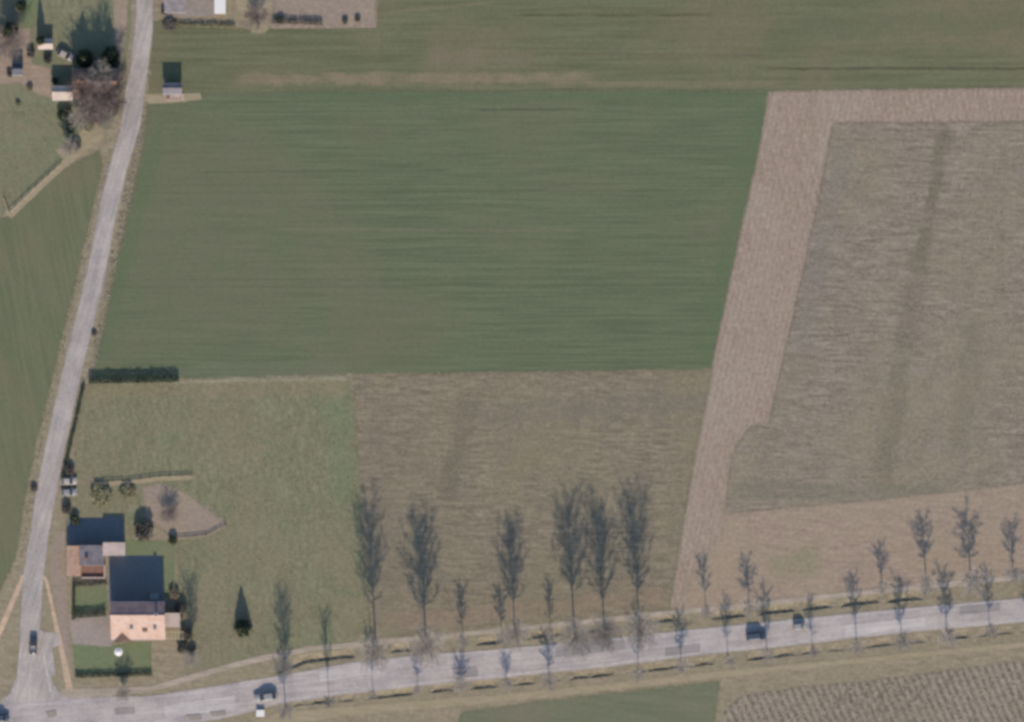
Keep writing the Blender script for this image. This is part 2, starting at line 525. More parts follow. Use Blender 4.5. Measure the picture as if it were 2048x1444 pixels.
def make_ground():
    xs = [-3500.0, -900.0, -400.0, -200.0] + list(np.arange(-130.0, 131.0, 1.2)) + [200.0, 400.0, 900.0, 3500.0]
    rows_s = [(-0.75, 0), (-0.55, -0.5), (0.0, -0.55), (2.1, 0)]
    V, F = [], []
    for x in xs:
        px = x / S + 1024
        pc = max(-380, min(2480, px))
        ys = (722 - interp(SD, pc)) * S
        yn = (722 - interp(ND, pc)) * S
        inside = -130 <= x <= 130
        ds = (0.95 * max(0, min(1, 0.4 + 2.8 * mnoise.noise(Vector((x * 0.21, 3.1, 0)))))) if inside and px > 560 else 0.0
        dn = interp(NDGAP, px) * 1.15 if inside and 560 < px else 0.0
        ws = 0.72 + 0.25 * mnoise.noise(Vector((x * 0.4, 9, 0)))
        wn_ = 0.8 + 0.3 * mnoise.noise(Vector((x * 0.4, 19, 0)))
        col = [(-3500, 0), (-300, 0), (ys - 4, 0)]
        col += [(ys + a * ws, b * ds) for a, b in rows_s]
        col += [(0.5 * ys + 0.5 * yn, 0)]
        col += [(yn + a * wn_, b * dn) for a, b in rows_s]
        col += [(yn + 4, 0), (300, 0), (3500, 0)]
        V += [(x, y, z) for y, z in col]
    n = len(col)
    for i in range(len(xs) - 1):
        for j in range(n - 1):
            F.append((i * n + j, (i + 1) * n + j, (i + 1) * n + j + 1, i * n + j + 1))
    o = link('ground', mesh_np('ground', V, F), 'verge')
    tag(o, kind='structure')


make_ground()

# fields
sheet('upper_field', [(306, 40), (470, 58), (752, 53), (757, -40), (757, -900), (3200, -900), (3200, 172), (2048, 176), (1540, 184), (900, 186), (420, 192), (296, 205)], 0.012, 'upper')
sheet('green_field', [(296, 196), (420, 186), (700, 181), (1537, 181), (1519, 300), (1474, 500), (1424, 738), (1060, 744), (700, 748), (360, 757), (184, 760), (206, 660), (226, 560), (262, 400), (285, 290)], 0.024, 'main', 0.35)
sheet('soil_strip', [(1540, 183), (2048, 176), (3200, 172), (3200, 238), (2048, 244), (1668, 247), (1652, 330), (1621, 480), (1580, 660), (1537, 848), (1500, 856), (1468, 905), (1452, 1025), (1440, 1070), (1350, 1218), (1335, 1214), (1424, 738), (1474, 500), (1519, 300)], 0.036, 'strip', 0.3)
sheet('stubble_field', [(1667, 246), (2048, 243), (3200, 236), (3200, 850), (2048, 966), (1900, 984), (1700, 1004), (1560, 1016), (1450, 1028), (1456, 960), (1468, 900), (1500, 853), (1537, 845), (1580, 660), (1621, 480)], 0.048, 'stubble', 0.4)
sheet('sandy_field', [(1452, 1024), (1700, 1002), (2048, 964), (3200, 848), (3200, 1040), (2048, 1148), (1700, 1184), (1500, 1206), (1352, 1222), (1345, 1212), (1400, 1110)], 0.030, 'sandy', 0.3)
sheet('brown_plot', [(706, 752), (1060, 746), (1426, 740), (1390, 900), (1340, 1218), (1000, 1250), (742, 1278), (730, 1100), (716, 900)], 0.042, 'plot', 0.3)
sheet('pasture', [(172, 768), (360, 762), (700, 752), (716, 900), (730, 1100), (744, 1280), (640, 1292), (560, 1302), (470, 1325), (372, 1350), (362, 1250), (360, 1180), (352, 1080), (190, 960), (150, 955), (150, 880)], 0.018, 'pasture', 0.35)
sheet('west_field', [(-1500, 480), (-200, 470), (18, 432), (75, 380), (130, 335), (200, 300), (206, 330), (170, 480), (138, 620), (108, 740), (70, 900), (48, 1010), (30, 1120), (-10, 1200), (-200, 1260), (-1500, 1400)], 0.016, 'west', 0.4)
sheet('farm_meadow', [(-1500, -900), (262, -900), (262, 60), (240, 220), (212, 262), (120, 328), (75, 372), (20, 424), (-200, 460), (-1500, 470)], 0.010, 'meadow', 0.4)
sheet('south_field', [(925, 1424), (1080, 1402), (1300, 1378), (1440, 1362), (1425, 1470), (1380, 1900), (700, 1900)], 0.014, 'sgreen', 0.4)
sheet('maize_field', [(1450, 1425), (1480, 1392), (1560, 1380), (1750, 1360), (2048, 1322), (3200, 1200), (3200, 2600), (1385, 2600), (1430, 1470)], 0.020, 'sstub', 0.5)
ribbon('dirt_track', [(440, 1470), (560, 1424), (700, 1412), (1000, 1389), (1200, 1369), (1400, 1346), (1600, 1327), (1800, 1308), (2048, 1284), (2600, 1232)],
       [(430, 1520), (600, 1446), (700, 1430), (1000, 1404), (1200, 1383), (1400, 1359), (1600, 1338), (1800, 1318), (2048, 1294), (2600, 1243)], 0.022, 'spath', 0.15, 0.6)

# roads
LL = [(240, -900), (272, -60), (273, 0), (270, 60), (262, 130), (248, 200), (241, 260), (216, 340), (195, 440), (172, 550), (156, 620), (130, 720), (89, 900), (70, 1000), (60, 1070), (48, 1140), (43, 1200), (39, 1290), (34, 1350), (20, 1386), (-10, 1412)]
LR = [(290, -900), (305, -60), (306, 0), (305, 60), (297, 130), (287, 200), (279, 260), (253, 340), (230, 440), (210, 550), (194, 620), (168, 720), (129, 900), (110, 1000), (97, 1070), (88, 1140), (83, 1200), (80, 1262), (95, 1320), (106, 1366), (124, 1390), (160, 1400)]
ribbon('country_lane', LL, LR, 0.055, 'asphalt', 0.14)
TOP = [(-500, 1452), (0, 1408), (150, 1396), (300, 1392), (420, 1374), (600, 1344), (700, 1325), (850, 1309), (1000, 1298), (1200, 1279), (1400, 1257), (1600, 1237), (1800, 1217), (2048, 1196), (2700, 1138)]
BOT = [(-500, 1505), (0, 1478), (300, 1462), (460, 1434), (560, 1408), (700, 1388), (850, 1371), (1000, 1356), (1200, 1336), (1400, 1311), (1600, 1289), (1800, 1266), (2048, 1244), (2700, 1188)]
ribbon('main_road', TOP, BOT, 0.063, 'asphalt2', 0.14)


def offs(tab1, tab2, f, x0, x1, w, step=20, d=0.0):
    """a strip at fraction f between the road edges"""
    a, b = [], []
    x = x0
    while x <= x1:
        y = interp(tab1, x) * (1 - f) + interp(tab2, x) * f + d
        a.append((x, y - w / 2))
        b.append((x, y + w / 2))
        x += step
    return a, b


for nm, f, w in (('edge_line', 0.07, 2.2), ('edge_line', 0.90, 2.6)):
    a, b = offs(TOP, BOT, f, 480, 2240, w, 20)
    ribbon(nm, a, b, 0.069, 'paint', 0.02)
x = 430
while x < 2100:
    a, b = offs(TOP, BOT, 0.49, x, x + 24, 1.2, 12)
    ribbon('centre_line', a, b, 0.069, 'paint', 0.01)
    x += 75
ribbon('centre_line', [(61, 1320), (57, 1390)], [(63, 1320), (60, 1390)], 0.062, 'paint', 0.01)
ribbon('edge_line', [(40, 1300), (33, 1382)], [(43, 1300), (36, 1382)], 0.062, 'paint', 0.01)
ribbon('edge_line', [(84, 1300), (100, 1384)], [(87, 1300), (104, 1384)], 0.062, 'paint', 0.01)
# resurfaced patches in the carriageways
M['repair'] = road_mat('repair_asphalt', C(146, 139, 136), C(138, 132, 130), C(152, 145, 142), ang=0.1)
M['worn'] = road_mat('worn_asphalt', C(184, 176, 172), C(178, 170, 166), C(190, 182, 178), ang=0.1)
for xa, xb, fa, fb, m in ((640, 760, .12, .46, 'worn'), (905, 960, .52, .9, 'repair'), (1110, 1250, .1, .45, 'repair'), (1690, 1850, .45, .88, 'worn'), (1330, 1400, .55, .88, 'repair'), (330, 470, .35, .75, 'worn'), (230, 270, .3, .5, 'repair'), (1920, 2000, .12, .45, 'repair')):
    a, _ = offs(TOP, BOT, fa, xa, xb, 0, 10)
    b, _ = offs(TOP, BOT, fb, xa, xb, 0, 10)
    ribbon('road_patch', a, b, 0.066, m, 0.08, 0.5)
# paths
ribbon('cycle_path', [(118, 1376), (230, 1376), (300, 1372), (350, 1358), (420, 1338), (500, 1316), (620, 1292), (740, 1282), (1000, 1256), (1200, 1236), (1350, 1220), (1500, 1205), (1700, 1183), (2048, 1148), (2700, 1085)],
       [(130, 1394), (230, 1390), (300, 1384), (352, 1370), (424, 1348), (504, 1327), (622, 1303), (742, 1292), (1000, 1266), (1200, 1246), (1352, 1230), (1502, 1215), (1702, 1193), (2048, 1159), (2700, 1096)], 0.045, 'cycle', 0.1)
ribbon('side_path', [(84, 1152), (90, 1162), (112, 1270), (124, 1330), (132, 1380)], [(92, 1152), (97, 1165), (121, 1268), (136, 1330), (146, 1380)], 0.049, 'ypath', 0.06, 0.35)
ribbon('side_path', [(44, 1148), (-4, 1256), (-80, 1410)], [(53, 1150), (6, 1262), (-66, 1414)], 0.049, 'ypath', 0.06, 0.35)
sheet('lay_by', [(78, 1258), (92, 1264), (118, 1266), (122, 1292), (104, 1294), (112, 1350), (100, 1352), (84, 1300)], 0.058, 'asphalt', 0.06, fade=0.4)
sheet('junction_apron', [(2, 1394), (60, 1386), (118, 1384), (210, 1378), (228, 1394), (120, 1402), (2, 1408)], 0.051, 'cycle', 0.06, fade=0.4)
# traffic islands on the junction
for i, pts in enumerate([[(420, 1424), (450, 1421), (452, 1430), (424, 1433)], [(372, 1430), (400, 1428), (404, 1438), (380, 1441)], [(92, 1424), (112, 1420), (114, 1432), (96, 1436)]]):
    W = ragged(pts, 0.05, 0.6, i)
    t = thing('traffic_island', W[0], ['pale kerbed traffic island on the main road nearest the grey car', 'pale kerbed traffic island on the main road opposite the round bare tree', 'kerbed traffic island in the mouth of the lane junction'][i], 'traffic island', 'traffic islands at the junction')
    V = [(p.x - W[0].x, p.y - W[0].y) for p in W]
    mb = MB()
    mb.poly([(a, b, 0.17) for a, b in reversed(V)])
    n = len(V)
    for k in range(n):
        a, b = V[k], V[(k + 1) % n]
        mb.poly([(a[0], a[1], 0.17), (b[0], b[1], 0.17), (b[0], b[1], 0.0), (a[0], a[1], 0.0)])
    mb.build('kerb', 'gravel', t)

# gardens and yards
sheet('garden_lawn', [(146, 1288), (220, 1292), (262, 1284), (302, 1284), (302, 1344), (240, 1346), (150, 1348)], 0.026, 'lawn', 0.12, fade=0.6)
sheet('garden_lawn', [(150, 1166), (214, 1164), (216, 1222), (150, 1224)], 0.026, 'lawn', 0.12, fade=0.6)
sheet('garden_lawn', [(250, 1080), (352, 1082), (350, 1190), (322, 1196), (322, 1112), (250, 1112)], 0.026, 'lawn', 0.15, fade=0.6)
sheet('gravel_yard', [(138, 1228), (218, 1228), (228, 1280), (222, 1294), (146, 1288)], 0.030, 'gravel', 0.2, fade=0.6)
sheet('paved_yard', [(217, 1112), (322, 1110), (330, 1210), (218, 1210)], 0.038, 'shade_slab', 0.1, fade=0.4)  # grey sheet in the outline of the salmon house's shadow, deepens its blue
sheet('paved_yard', [(134, 1036), (246, 1034), (248, 1094), (134, 1096)], 0.038, 'shade_slab', 0.1, fade=0.4)  # likewise under the shadow cast by the orange winged house
sheet('garden_soil', [(285, 972), (320, 968), (372, 985), (445, 1040), (452, 1052), (425, 1072), (352, 1078), (330, 1062), (292, 1040)], 0.034, 'soil', 0.6, fade=2.6)
sheet('bare_yard', [(136, 968), (190, 962), (290, 966), (292, 1060), (250, 1090), (132, 1090)], 0.028, 'pasture', 0.3)
sheet('side_strip', [(110, 1062), (131, 1062), (135, 1230), (143, 1345), (131, 1345), (122, 1270), (100, 1150)], 0.020, 'soil', 0.12, fade=0.6)
sheet('paved_yard', [(322, -300), (452, -300), (452, 30), (330, 36), (322, 20)], 0.030, 'gravel', 0.15, fade=0.6)
sheet('vegetable_garden', [(540, -300), (757, -300), (752, 52), (640, 56), (545, 50)], 0.036, 'soil', 0.3)
sheet('bare_patch', [(478, -300), (548, -300), (545, 40), (530, 66), (505, 66), (485, 40), (470, 20)], 0.033, 'spath', 0.5)
sheet('garden_edge_path', [(545, 50), (752, 49), (752, 55), (545, 57)], 0.044, 'strip', 0.12, fade=0.3)
sheet('farm_lawn', [(42, -60), (76, -60), (76, 52), (44, 56)], 0.022, 'lawn', 0.25)
sheet('farm_lawn', [(98, -60), (165, -60), (160, 70), (100, 78)], 0.022, 'pasture', 0.25)
sheet('farm_yard', [(-60, 60), (60, 58), (64, 128), (102, 138), (102, 196), (84, 192), (40, 168), (-60, 170)], 0.024, 'sandy', 0.4, fade=1.4)
sheet('farm_yard', [(188, 240), (212, 264), (132, 322), (112, 304), (150, 272)], 0.026, 'spath', 0.3, fade=1.4)
sheet('farm_yard', [(228, -60), (258, -60), (254, 50), (244, 110), (230, 112), (228, 50)], 0.022, 'sandy', 0.2, fade=1.2)
sheet('cabin_path', [(288, 188), (400, 186), (404, 198), (370, 204), (300, 208), (288, 204)], 0.046, 'spath', 0.2, fade=0.6)


# ---------------------------------------------------------------- scattered tufts (nobody could count them)
def in_poly(X, Y, poly):
    ins = np.zeros(len(X), bool)
    n = len(poly)
    for i in range(n):
        x0, y0 = poly[i]
        x1, y1 = poly[(i + 1) % n]
        c = ((y0 > Y) != (y1 > Y)) & (X < (x1 - x0) * (Y - y0) / (y1 - y0 + 1e-12) + x0)
        ins ^= c
    return ins


def tufts(name, label, cat, poly, n, mat, size=(0.16, 0.34), height=(0.1, 0.26), z=0.0, clump=0.0, zigzag=False):
    pts = np.array(poly, float)
    mn, mx = pts.min(0), pts.max(0)
    X = rng.uniform(mn[0], mx[0], n * 2)
    Y = rng.uniform(mn[1], mx[1], n * 2)
    ok = in_poly(X, Y, poly)
    X, Y = X[ok][:n], Y[ok][:n]
    if clump:
        keep = np.array([mnoise.noise(Vector((a * 0.02, b * 0.02, clump))) + 0.5 * mnoise.noise(Vector((a * 0.09, b * 0.09, clump))) for a, b in zip(X, Y)]) + rng.normal(0, 0.22, len(X)) > 0
        X, Y = X[keep], Y[keep]
    wx, wy = (X - 1024) * S, (722 - Y) * S
    k = len(wx)
    V = np.zeros((k, 3, 3, 3))
    for b in range(3):
        an = rng.uniform(0, 2 * np.pi, k)
        sz = rng.uniform(*size, k)
        h = rng.uniform(*height, k)
        dx, dy = np.cos(an), np.sin(an)
        V[:, b, 0] = np.stack([wx - dy * sz * 0.5, wy + dx * sz * 0.5, np.full(k, z)], 1)
        V[:, b, 1] = np.stack([wx + dy * sz * 0.5, wy - dx * sz * 0.5, np.full(k, z)], 1)
        V[:, b, 2] = np.stack([wx + dx * sz * 0.7, wy + dy * sz * 0.7, z + h], 1)
    V = V.reshape(-1, 3)
    F = np.arange(len(V)).reshape(-1, 3)
    o = link(name, mesh_np(name, V, F), mat)
    return tag(o, label, cat, kind='stuff')


tufts('grass_tufts', 'rough tussocks of dry grass all over the pasture', 'grass', [(180, 772), (700, 758), (740, 1270), (560, 1296), (400, 1335), (365, 1180), (355, 1080), (450, 1050), (380, 985), (300, 962), (160, 950)], 30000, 'tuftg', (0.12, 0.28), (0.04, 0.13), z=0.018, clump=2.0)
tufts('grass_tufts', 'low dead tussocks across the brown plot', 'grass', [(712, 760), (1420, 745), (1340, 1210), (746, 1270)], 24000, 'straw', (0.12, 0.28), (0.04, 0.12), z=0.042, clump=5.0)
tufts('grass_tufts', 'dry grass tufts between the cycle path and the main road', 'grass', [(560, 1318), (1000, 1268), (1400, 1232), (2048, 1160), (2120, 1160), (2120, 1190), (1400, 1250), (1000, 1292), (600, 1338)], 8000, 'tuft', (0.12, 0.26), (0.04, 0.14), z=0.0)
tufts('grass_tufts', 'dry grass tufts between the road and the dirt track', 'grass', [(560, 1414), (1000, 1362), (1400, 1316), (2120, 1244), (2120, 1276), (1400, 1344), (1000, 1388), (560, 1425)], 7000, 'tuft', (0.12, 0.26), (0.04, 0.14), z=0.0)
tufts('grass_tufts', 'yellowed grass along the lane verges beside the fields', 'grass', [(288, 208), (298, 208), (264, 400), (228, 560), (186, 760), (172, 762), (196, 640), (214, 550), (240, 420), (258, 340)], 3500, 'tuft', z=0.01)
tufts('grass_tufts', 'yellowed grass between the lane and the western field', 'grass', [(214, 300), (228, 300), (190, 440), (166, 550), (126, 720), (84, 900), (52, 1080), (38, 1140), (58, 980), (98, 780), (140, 600), (180, 440)], 4000, 'tuft', z=0.01)
tufts('stubble_stalks', 'cut grey stubble stalks over the big eastern field', 'stubble', [(1665, 250), (2110, 245), (2110, 955), (1455, 1020), (1470, 905), (1540, 845)], 42000, 'straw', (0.14, 0.30), (0.04, 0.12), z=0.048, clump=8.0)
tufts('grass_tufts', 'rough grass in the farm meadow beside the lane', 'grass', [(-20, 200), (100, 210), (150, 300), (20, 420), (-20, 420)], 4000, 'tuftg', (0.12, 0.28), (0.04, 0.13), z=0.01, clump=3.0)


def maize_rows():
    """slanting lines of cut maize stalks in the south-east corner"""
    poly = [(1450, 1425), (1480, 1395), (1560, 1385), (1750, 1364), (2100, 1322), (2100, 1480), (1440, 1480)]
    V, F = [], []
    base = 1380
    xs = np.arange(1340, 2140, 15.0)
    for x0 in xs:
        t = 0.0
        while t < 190:
            px = x0 + t * 0.42 + 3.2 * math.sin(t * 0.23 + x0) + rnd.uniform(-1.5, 1.5)
            py = 1300 + t
            t += rnd.uniform(1.6, 3.4)
            if not in_poly(np.array([px]), np.array([py]), poly)[0] or rnd.random() < 0.22:
                continue
            c = P(px, py)
            i = len(V)
            for b in range(3):
                an = rnd.uniform(0, 6.28)
                sz = rnd.uniform(0.18, 0.42)
                h = rnd.uniform(0.1, 0.26)
                dx, dy = math.cos(an), math.sin(an)
                V += [(c.x - dy * sz, c.y + dx * sz, 0.02), (c.x + dy * sz, c.y - dx * sz, 0.02), (c.x + dx * 0.3, c.y + dy * 0.3, h)]
                F.append((i + 3 * b, i + 3 * b + 1, i + 3 * b + 2))
    o = link('maize_stubble', mesh_np('maize_stubble', V, F), 'straw')
    tag(o, 'slanting rows of cut maize stalks beyond the dirt track', 'stubble', kind='stuff')


maize_rows()


# ---------------------------------------------------------------- trees and shrubs
def bare_tree_meshes(seed, H=18.0, W=7.5, clear=0.3, limbs=30, twig=1.0, shape='oval'):
    r = random.Random(seed)
    tr = MB()
    wob = [Vector((r.uniform(-1, 1), r.uniform(-1, 1), 0)) * 0.018 * H * t for t in (0, .3, .6, .8, 1, 1.2)]
    ts = [0, .2, .42, .64, .84, 1.0]
    ax = [Vector((0, 0, H * t)) + w * t for t, w in zip(ts, wob)]
    r0 = 0.0095 * H
    rad = [r0 * 1.25, r0, r0 * .78, r0 * .5, r0 * .26, r0 * .06]
    tr.tube([ax[0] - Vector((0, 0, 0.15))] + ax[1:], rad, 7)

    def axis(t):
        for k in range(5):
            if t <= ts[k + 1]:
                f = (t - ts[k]) / (ts[k + 1] - ts[k])
                return ax[k].lerp(ax[k + 1], f)
        return ax[-1]

    def env(t):
        u = (t - clear) / (1 - clear)
        if shape == 'oval':
            return W * 0.5 * max(0.12, math.sin(math.pi * min(1, max(0, u * 0.66 + 0.14))) ** 0.55)
        return W * 0.5 * max(0.1, (1 - u) ** 0.75 * min(1, 0.5 + 2 * u))
    V, F = [], []

    def twigv(p, d, L, rr):
        i = len(V)
        u = d.cross(Vector((0.2, 0.5, 0.8))).normalized()
        w = d.cross(u).normalized()
        for q in range(3):
            a = 2.094 * q
            V.append(tuple(p + (u * math.cos(a) + w * math.sin(a)) * rr))
        V.append(tuple(p + d * L))
        F.extend([(i, i + 1, i + 3), (i + 1, i + 2, i + 3), (i + 2, i, i + 3)])
    k = 0
    for li in range(limbs):
        t0 = clear + (0.97 - clear) * ((li + r.uniform(0, .9)) / limbs) * 0.93
        az = li * 2.4 + r.uniform(-.5, .5)
        p = axis(t0)
        reach = env(min(1, t0 + 0.12)) * r.uniform(.6, 1.12)
        up = r.uniform(0.7, 1.5)
        pts = [p]
        q = p.copy()
        L = reach * math.sqrt(1 + up * up)
        h = Vector((math.cos(az), math.sin(az), 0))
        n = 5
        for s in range(n):
            f = (s + 1) / n
            d = (h * (1.15 - 0.4 * f) + Vector((0, 0, up * (0.55 + 0.6 * f)))).normalized()
            d += Vector((r.uniform(-.2, .2), r.uniform(-.2, .2), r.uniform(-.1, .1)))
            q = q + d.normalized() * (L / n)
            if q.z > H * 1.02:
                q.z = H * 1.02
            pts.append(q.copy())
        rb = r0 * (0.44 - 0.26 * t0)
        tr.tube(pts, [rb * (1 - 0.16 * s) for s in range(n + 1)], 4, False)
        for s in range(1, n + 1):
            for b in range(3):
                a2 = r.uniform(0, 6.28)
                d2 = ((pts[s] - pts[s - 1]).normalized() * 0.7 + Vector((math.cos(a2), math.sin(a2), r.uniform(-.1, .9))) * 0.75).normalized()
                L2 = L * r.uniform(.18, .36)
                p2 = pts[s - 1].lerp(pts[s], r.random())
                twigv(p2, d2, L2, 0.032 * twig)
                for c in range(7):
                    a3 = r.uniform(0, 6.28)
                    d3 = (d2 * 0.7 + Vector((math.cos(a3), math.sin(a3), r.uniform(-.2, .9))) * 0.7).normalized()
                    twigv(p2 + d2 * L2 * r.uniform(.15, .95), d3, L2 * r.uniform(.4, .85), 0.021 * twig)
    me1 = tr.mesh('trunk')
    me1.materials.append(M['bark'])
    me2 = mesh_np('crown', V, F)
    return me1, me2


TREES = {}
for k, a in enumerate([(1, 18, 8.2, .27, 40, 1.12), (2, 18, 8.0, .30, 38, 1.1), (3, 18, 8.4, .25, 42, 1.15)]):
    TREES['tall%d' % k] = bare_tree_meshes(*a) + (18.0, 7.5)
for k, a in enumerate([(11, 10, 3.4, .3, 22, 1.0), (12, 10, 3.2, .34, 20, 1.0), (13, 10, 3.6, .28, 22, 1.0)]):
    TREES['young%d' % k] = bare_tree_meshes(*a) + (10.0, 3.4)
for k, a in enumerate([(21, 9, 8.5, .18, 34, 1.25), (22, 9, 9.0, .2, 34, 1.25)]):
    TREES['wide%d' % k] = bare_tree_meshes(*a) + (9.0, 8.6)
for k in (0, 1):
    a, b, h, w = TREES['wide%d' % k]
    b2 = b.copy()
    b2.materials.append(M['twig2'])
    TREES['pink%d' % k] = (a, b2, h, w)
for k, v in TREES.items():
    if not v[1].materials:
        v[1].materials.append(M['twig'])


def bare_tree(kind, px, py, h, w, label, group=None, name='bare_tree', rz=None):
    a, b, H, W = TREES[kind]
    t = thing(name, P(px, py), label, 'tree', group, rnd.uniform(0, 6.28) if rz is None else rz)
    t.scale = (w / W, w / W, h / H)
    link('trunk', a, None, t)
    link('crown', b, None, t)
    return t


ORD = ['first', 'second', 'third', 'fourth', 'fifth', 'sixth', 'seventh', 'eighth', 'ninth', 'tenth', 'eleventh', 'twelfth', 'thirteenth', 'fourteenth', 'fifteenth', 'sixteenth', 'seventeenth', 'eighteenth']
NROW = [(572, 1330, 1165, 38), (752, 1298, 965, 68), (852, 1286, 998, 74), (926, 1280, 1150, 30), (1004, 1276, 1162, 34), (1030, 1262, 1012, 56), (1102, 1268, 1140, 26),
        (1149, 1268, 966, 74), (1209, 1262, 970, 66), (1278, 1254, 958, 70), (1412, 1222, 1095, 30), (1498, 1210, 1105, 36), (1764, 1174, 1075, 34), (1852, 1166, 1010, 50), (1941, 1158, 1002, 54), (2026, 1148, 1026, 40)]
for i, (x, y, top, w) in enumerate(NROW):
    h = (y - top) * S * TAN * 0.89
    kind = ('tall%d' if h > 10.5 else 'young%d') % (i % 3)
    size = 'tall' if h > 15 else ('medium' if h > 10.5 else 'slender')
    bare_tree(kind, x, y, h, w * S, '%s bare tree, %s from the lane junction on the main road side with houses' % (size, ORD[i]), 'roadside trees on the house side')
SROW = [(571, 1418, 1255, 40), (658, 1398, 1200, 24), (746, 1386, 1240, 24), (836, 1378, 1300, 24), (923, 1368, 1306, 34), (1014, 1366, 1298, 28), (1098, 1360, 1262, 42), (1277, 1346, 1205, 32), (1363, 1330, 1215, 38),
        (1456, 1318, 1182, 30), (1534, 1308, 1164, 32), (1625, 1300, 1184, 24), (1713, 1290, 1130, 36), (1803, 1280, 1140, 36), (1894, 1272, 1128, 46), (1979, 1260, 1128, 34), (2062, 1250, 1140, 32)]
for i, (x, y, top, w) in enumerate(SROW):
    h = (y - top) * S * TAN * 0.93
    kind = 'young%d' % ((i + 1) % 3)
    bare_tree(kind, x, y, h, w * S, '%s bare tree, %s from the lane junction on the main road side with dirt track' % ('small' if h < 7.6 else 'slim', ORD[i]), 'roadside trees on the dirt track side')


def leaf_cloud(seed, n, inside, bounds, size):
    """small leaf faces through a volume"""
    r = np.random.default_rng(seed)
    pts = []
    (x0, x1), (y0, y1), (z0, z1) = bounds
    while len(pts) < n:
        q = np.stack([r.uniform(x0, x1, n * 2), r.uniform(y0, y1, n * 2), r.uniform(z0, z1, n * 2)], 1)
        for p in q:
            if inside(p):
                pts.append(p)
                if len(pts) >= n:
                    break
    C_ = np.array(pts)
    u = r.normal(size=(n, 3))
    u /= np.linalg.norm(u, axis=1)[:, None]
    w = r.normal(size=(n, 3))
    w -= (w * u).sum(1)[:, None] * u
    w /= np.linalg.norm(w, axis=1)[:, None]
    s = r.uniform(size[0], size[1], n)[:, None]
    V = np.stack([C_ - u * s, C_ + w * s * 0.6, C_ + u * s, C_ - w * s * 0.6], 1).reshape(-1, 3)
    F = np.arange(4 * n).reshape(-1, 4)
    return mesh_np('foliage', V, F)


def lump(p, sc, seed):
    return mnoise.noise(Vector((p[0] * sc + seed, p[1] * sc, p[2] * sc)))


def shrub_in(seed):
    def f(p):
        d = math.sqrt(p[0] ** 2 + p[1] ** 2 + ((p[2] - 0.5) * 1.9) ** 2)
        return 0.45 < d + 0.25 * lump(p, 2.6, seed) < 0.92
    return f


def cone_in(seed):
    def f(p):
        rr = math.hypot(p[0], p[1])
        lim = 1.0 * (1 - p[2]) ** 0.8 * (0.82 + 0.35 * lump(p, 4.0, seed))
        return lim * 0.35 < rr < lim
    return f


SH = [leaf_cloud(40 + k, 900, shrub_in(k * 5), ((-1, 1), (-1, 1), (0, 1)), (0.07, 0.15)) for k in range(3)]
CO = [leaf_cloud(60 + k, 1800, cone_in(k * 5), ((-1, 1), (-1, 1), (0.03, 1)), (0.06, 0.13)) for k in range(2)]


def stem_mesh():
    mb = MB()
    mb.tube([(0, 0, -0.05), (0.02, 0, 0.3), (0, 0.02, 0.75)], [0.07, 0.05, 0.02], 5)
    for k in range(5):
        a = k * 1.26
        mb.tube([(0, 0, 0.08 + .05 * k), (0.3 * math.cos(a), 0.3 * math.sin(a), 0.45), (0.55 * math.cos(a), 0.55 * math.sin(a), 0.7)], [0.04, 0.03, 0.012], 4)
    return mb.mesh('stem')


STEM = stem_mesh()
STEM.materials.append(M['bark'])
CACHE = {}


def with_mat(me, mat):
    key = (me.name, mat)
    if key not in CACHE:
        c = me.copy()
        c.materials.clear()
        c.materials.append(M[mat])
        CACHE[key] = c
    return CACHE[key]


def shrub(px, py, w, h, mat, label, group=None, name='shrub'):
    t = thing(name, P(px, py), label, 'shrub', group, rnd.uniform(0, 6.28))
    t.scale = (w * S / 2, w * S / 2 * rnd.uniform(.85, 1.15), h)
    link('stem', STEM, None, t)
    link('foliage', with_mat(SH[rnd.randrange(3)], mat), None, t)
    return t


def conifer(px, py, w, h, label, mat='ever', group=None):
    t = thing('conifer', P(px, py), label, 'tree', group, rnd.uniform(0, 6.28))
    t.scale = (w * S / 2, w * S / 2, h)
    mb = MB()
    mb.tube([(0, 0, -0.02), (0, 0, 0.5), (0, 0, 0.96)], [0.07, 0.04, 0.01], 6)
    mb.build('trunk', 'bark', t)
    link('crown', with_mat(CO[rnd.randrange(2)], mat), None, t)
    return t


def hedge(p0, p1, width, h, mat, label, name='hedge', dens=26, group=None):
    A, B = P(*p0), P(*p1)
    d = B - A
    L = d.length
    t = thing(name, A, label, 'hedge', group, math.atan2(d.y, d.x))
    n = int(max(200, L * (width + 2 * h) * dens))
    sd = rnd.randrange(1000)

    def f(p):
        e = 0.14 * lump(p, 1.2, sd)
        return abs(p[1]) < width * (0.5 + e) and p[2] < h * (0.93 + e) and (abs(p[1]) > width * 0.22 or p[2] > h * 0.72)
    me = leaf_cloud(sd, n, f, ((0, L), (-width * .65, width * .65), (0.02, h * 1.08)), (0.09, 0.19))
    link('foliage', me, mat, t)
    mb = MB()
    k = max(2, int(L / 1.2))
    mb.tube([(0.1, 0, 0), (0.12, 0, h * .4), (L * .5, 0, h * .45), (L - .12, 0, h * .4), (L - .1, 0, 0)], [0.04, .05, .05, .05, .04], 5)
    mb.build('stem', 'bark', t)
    return t


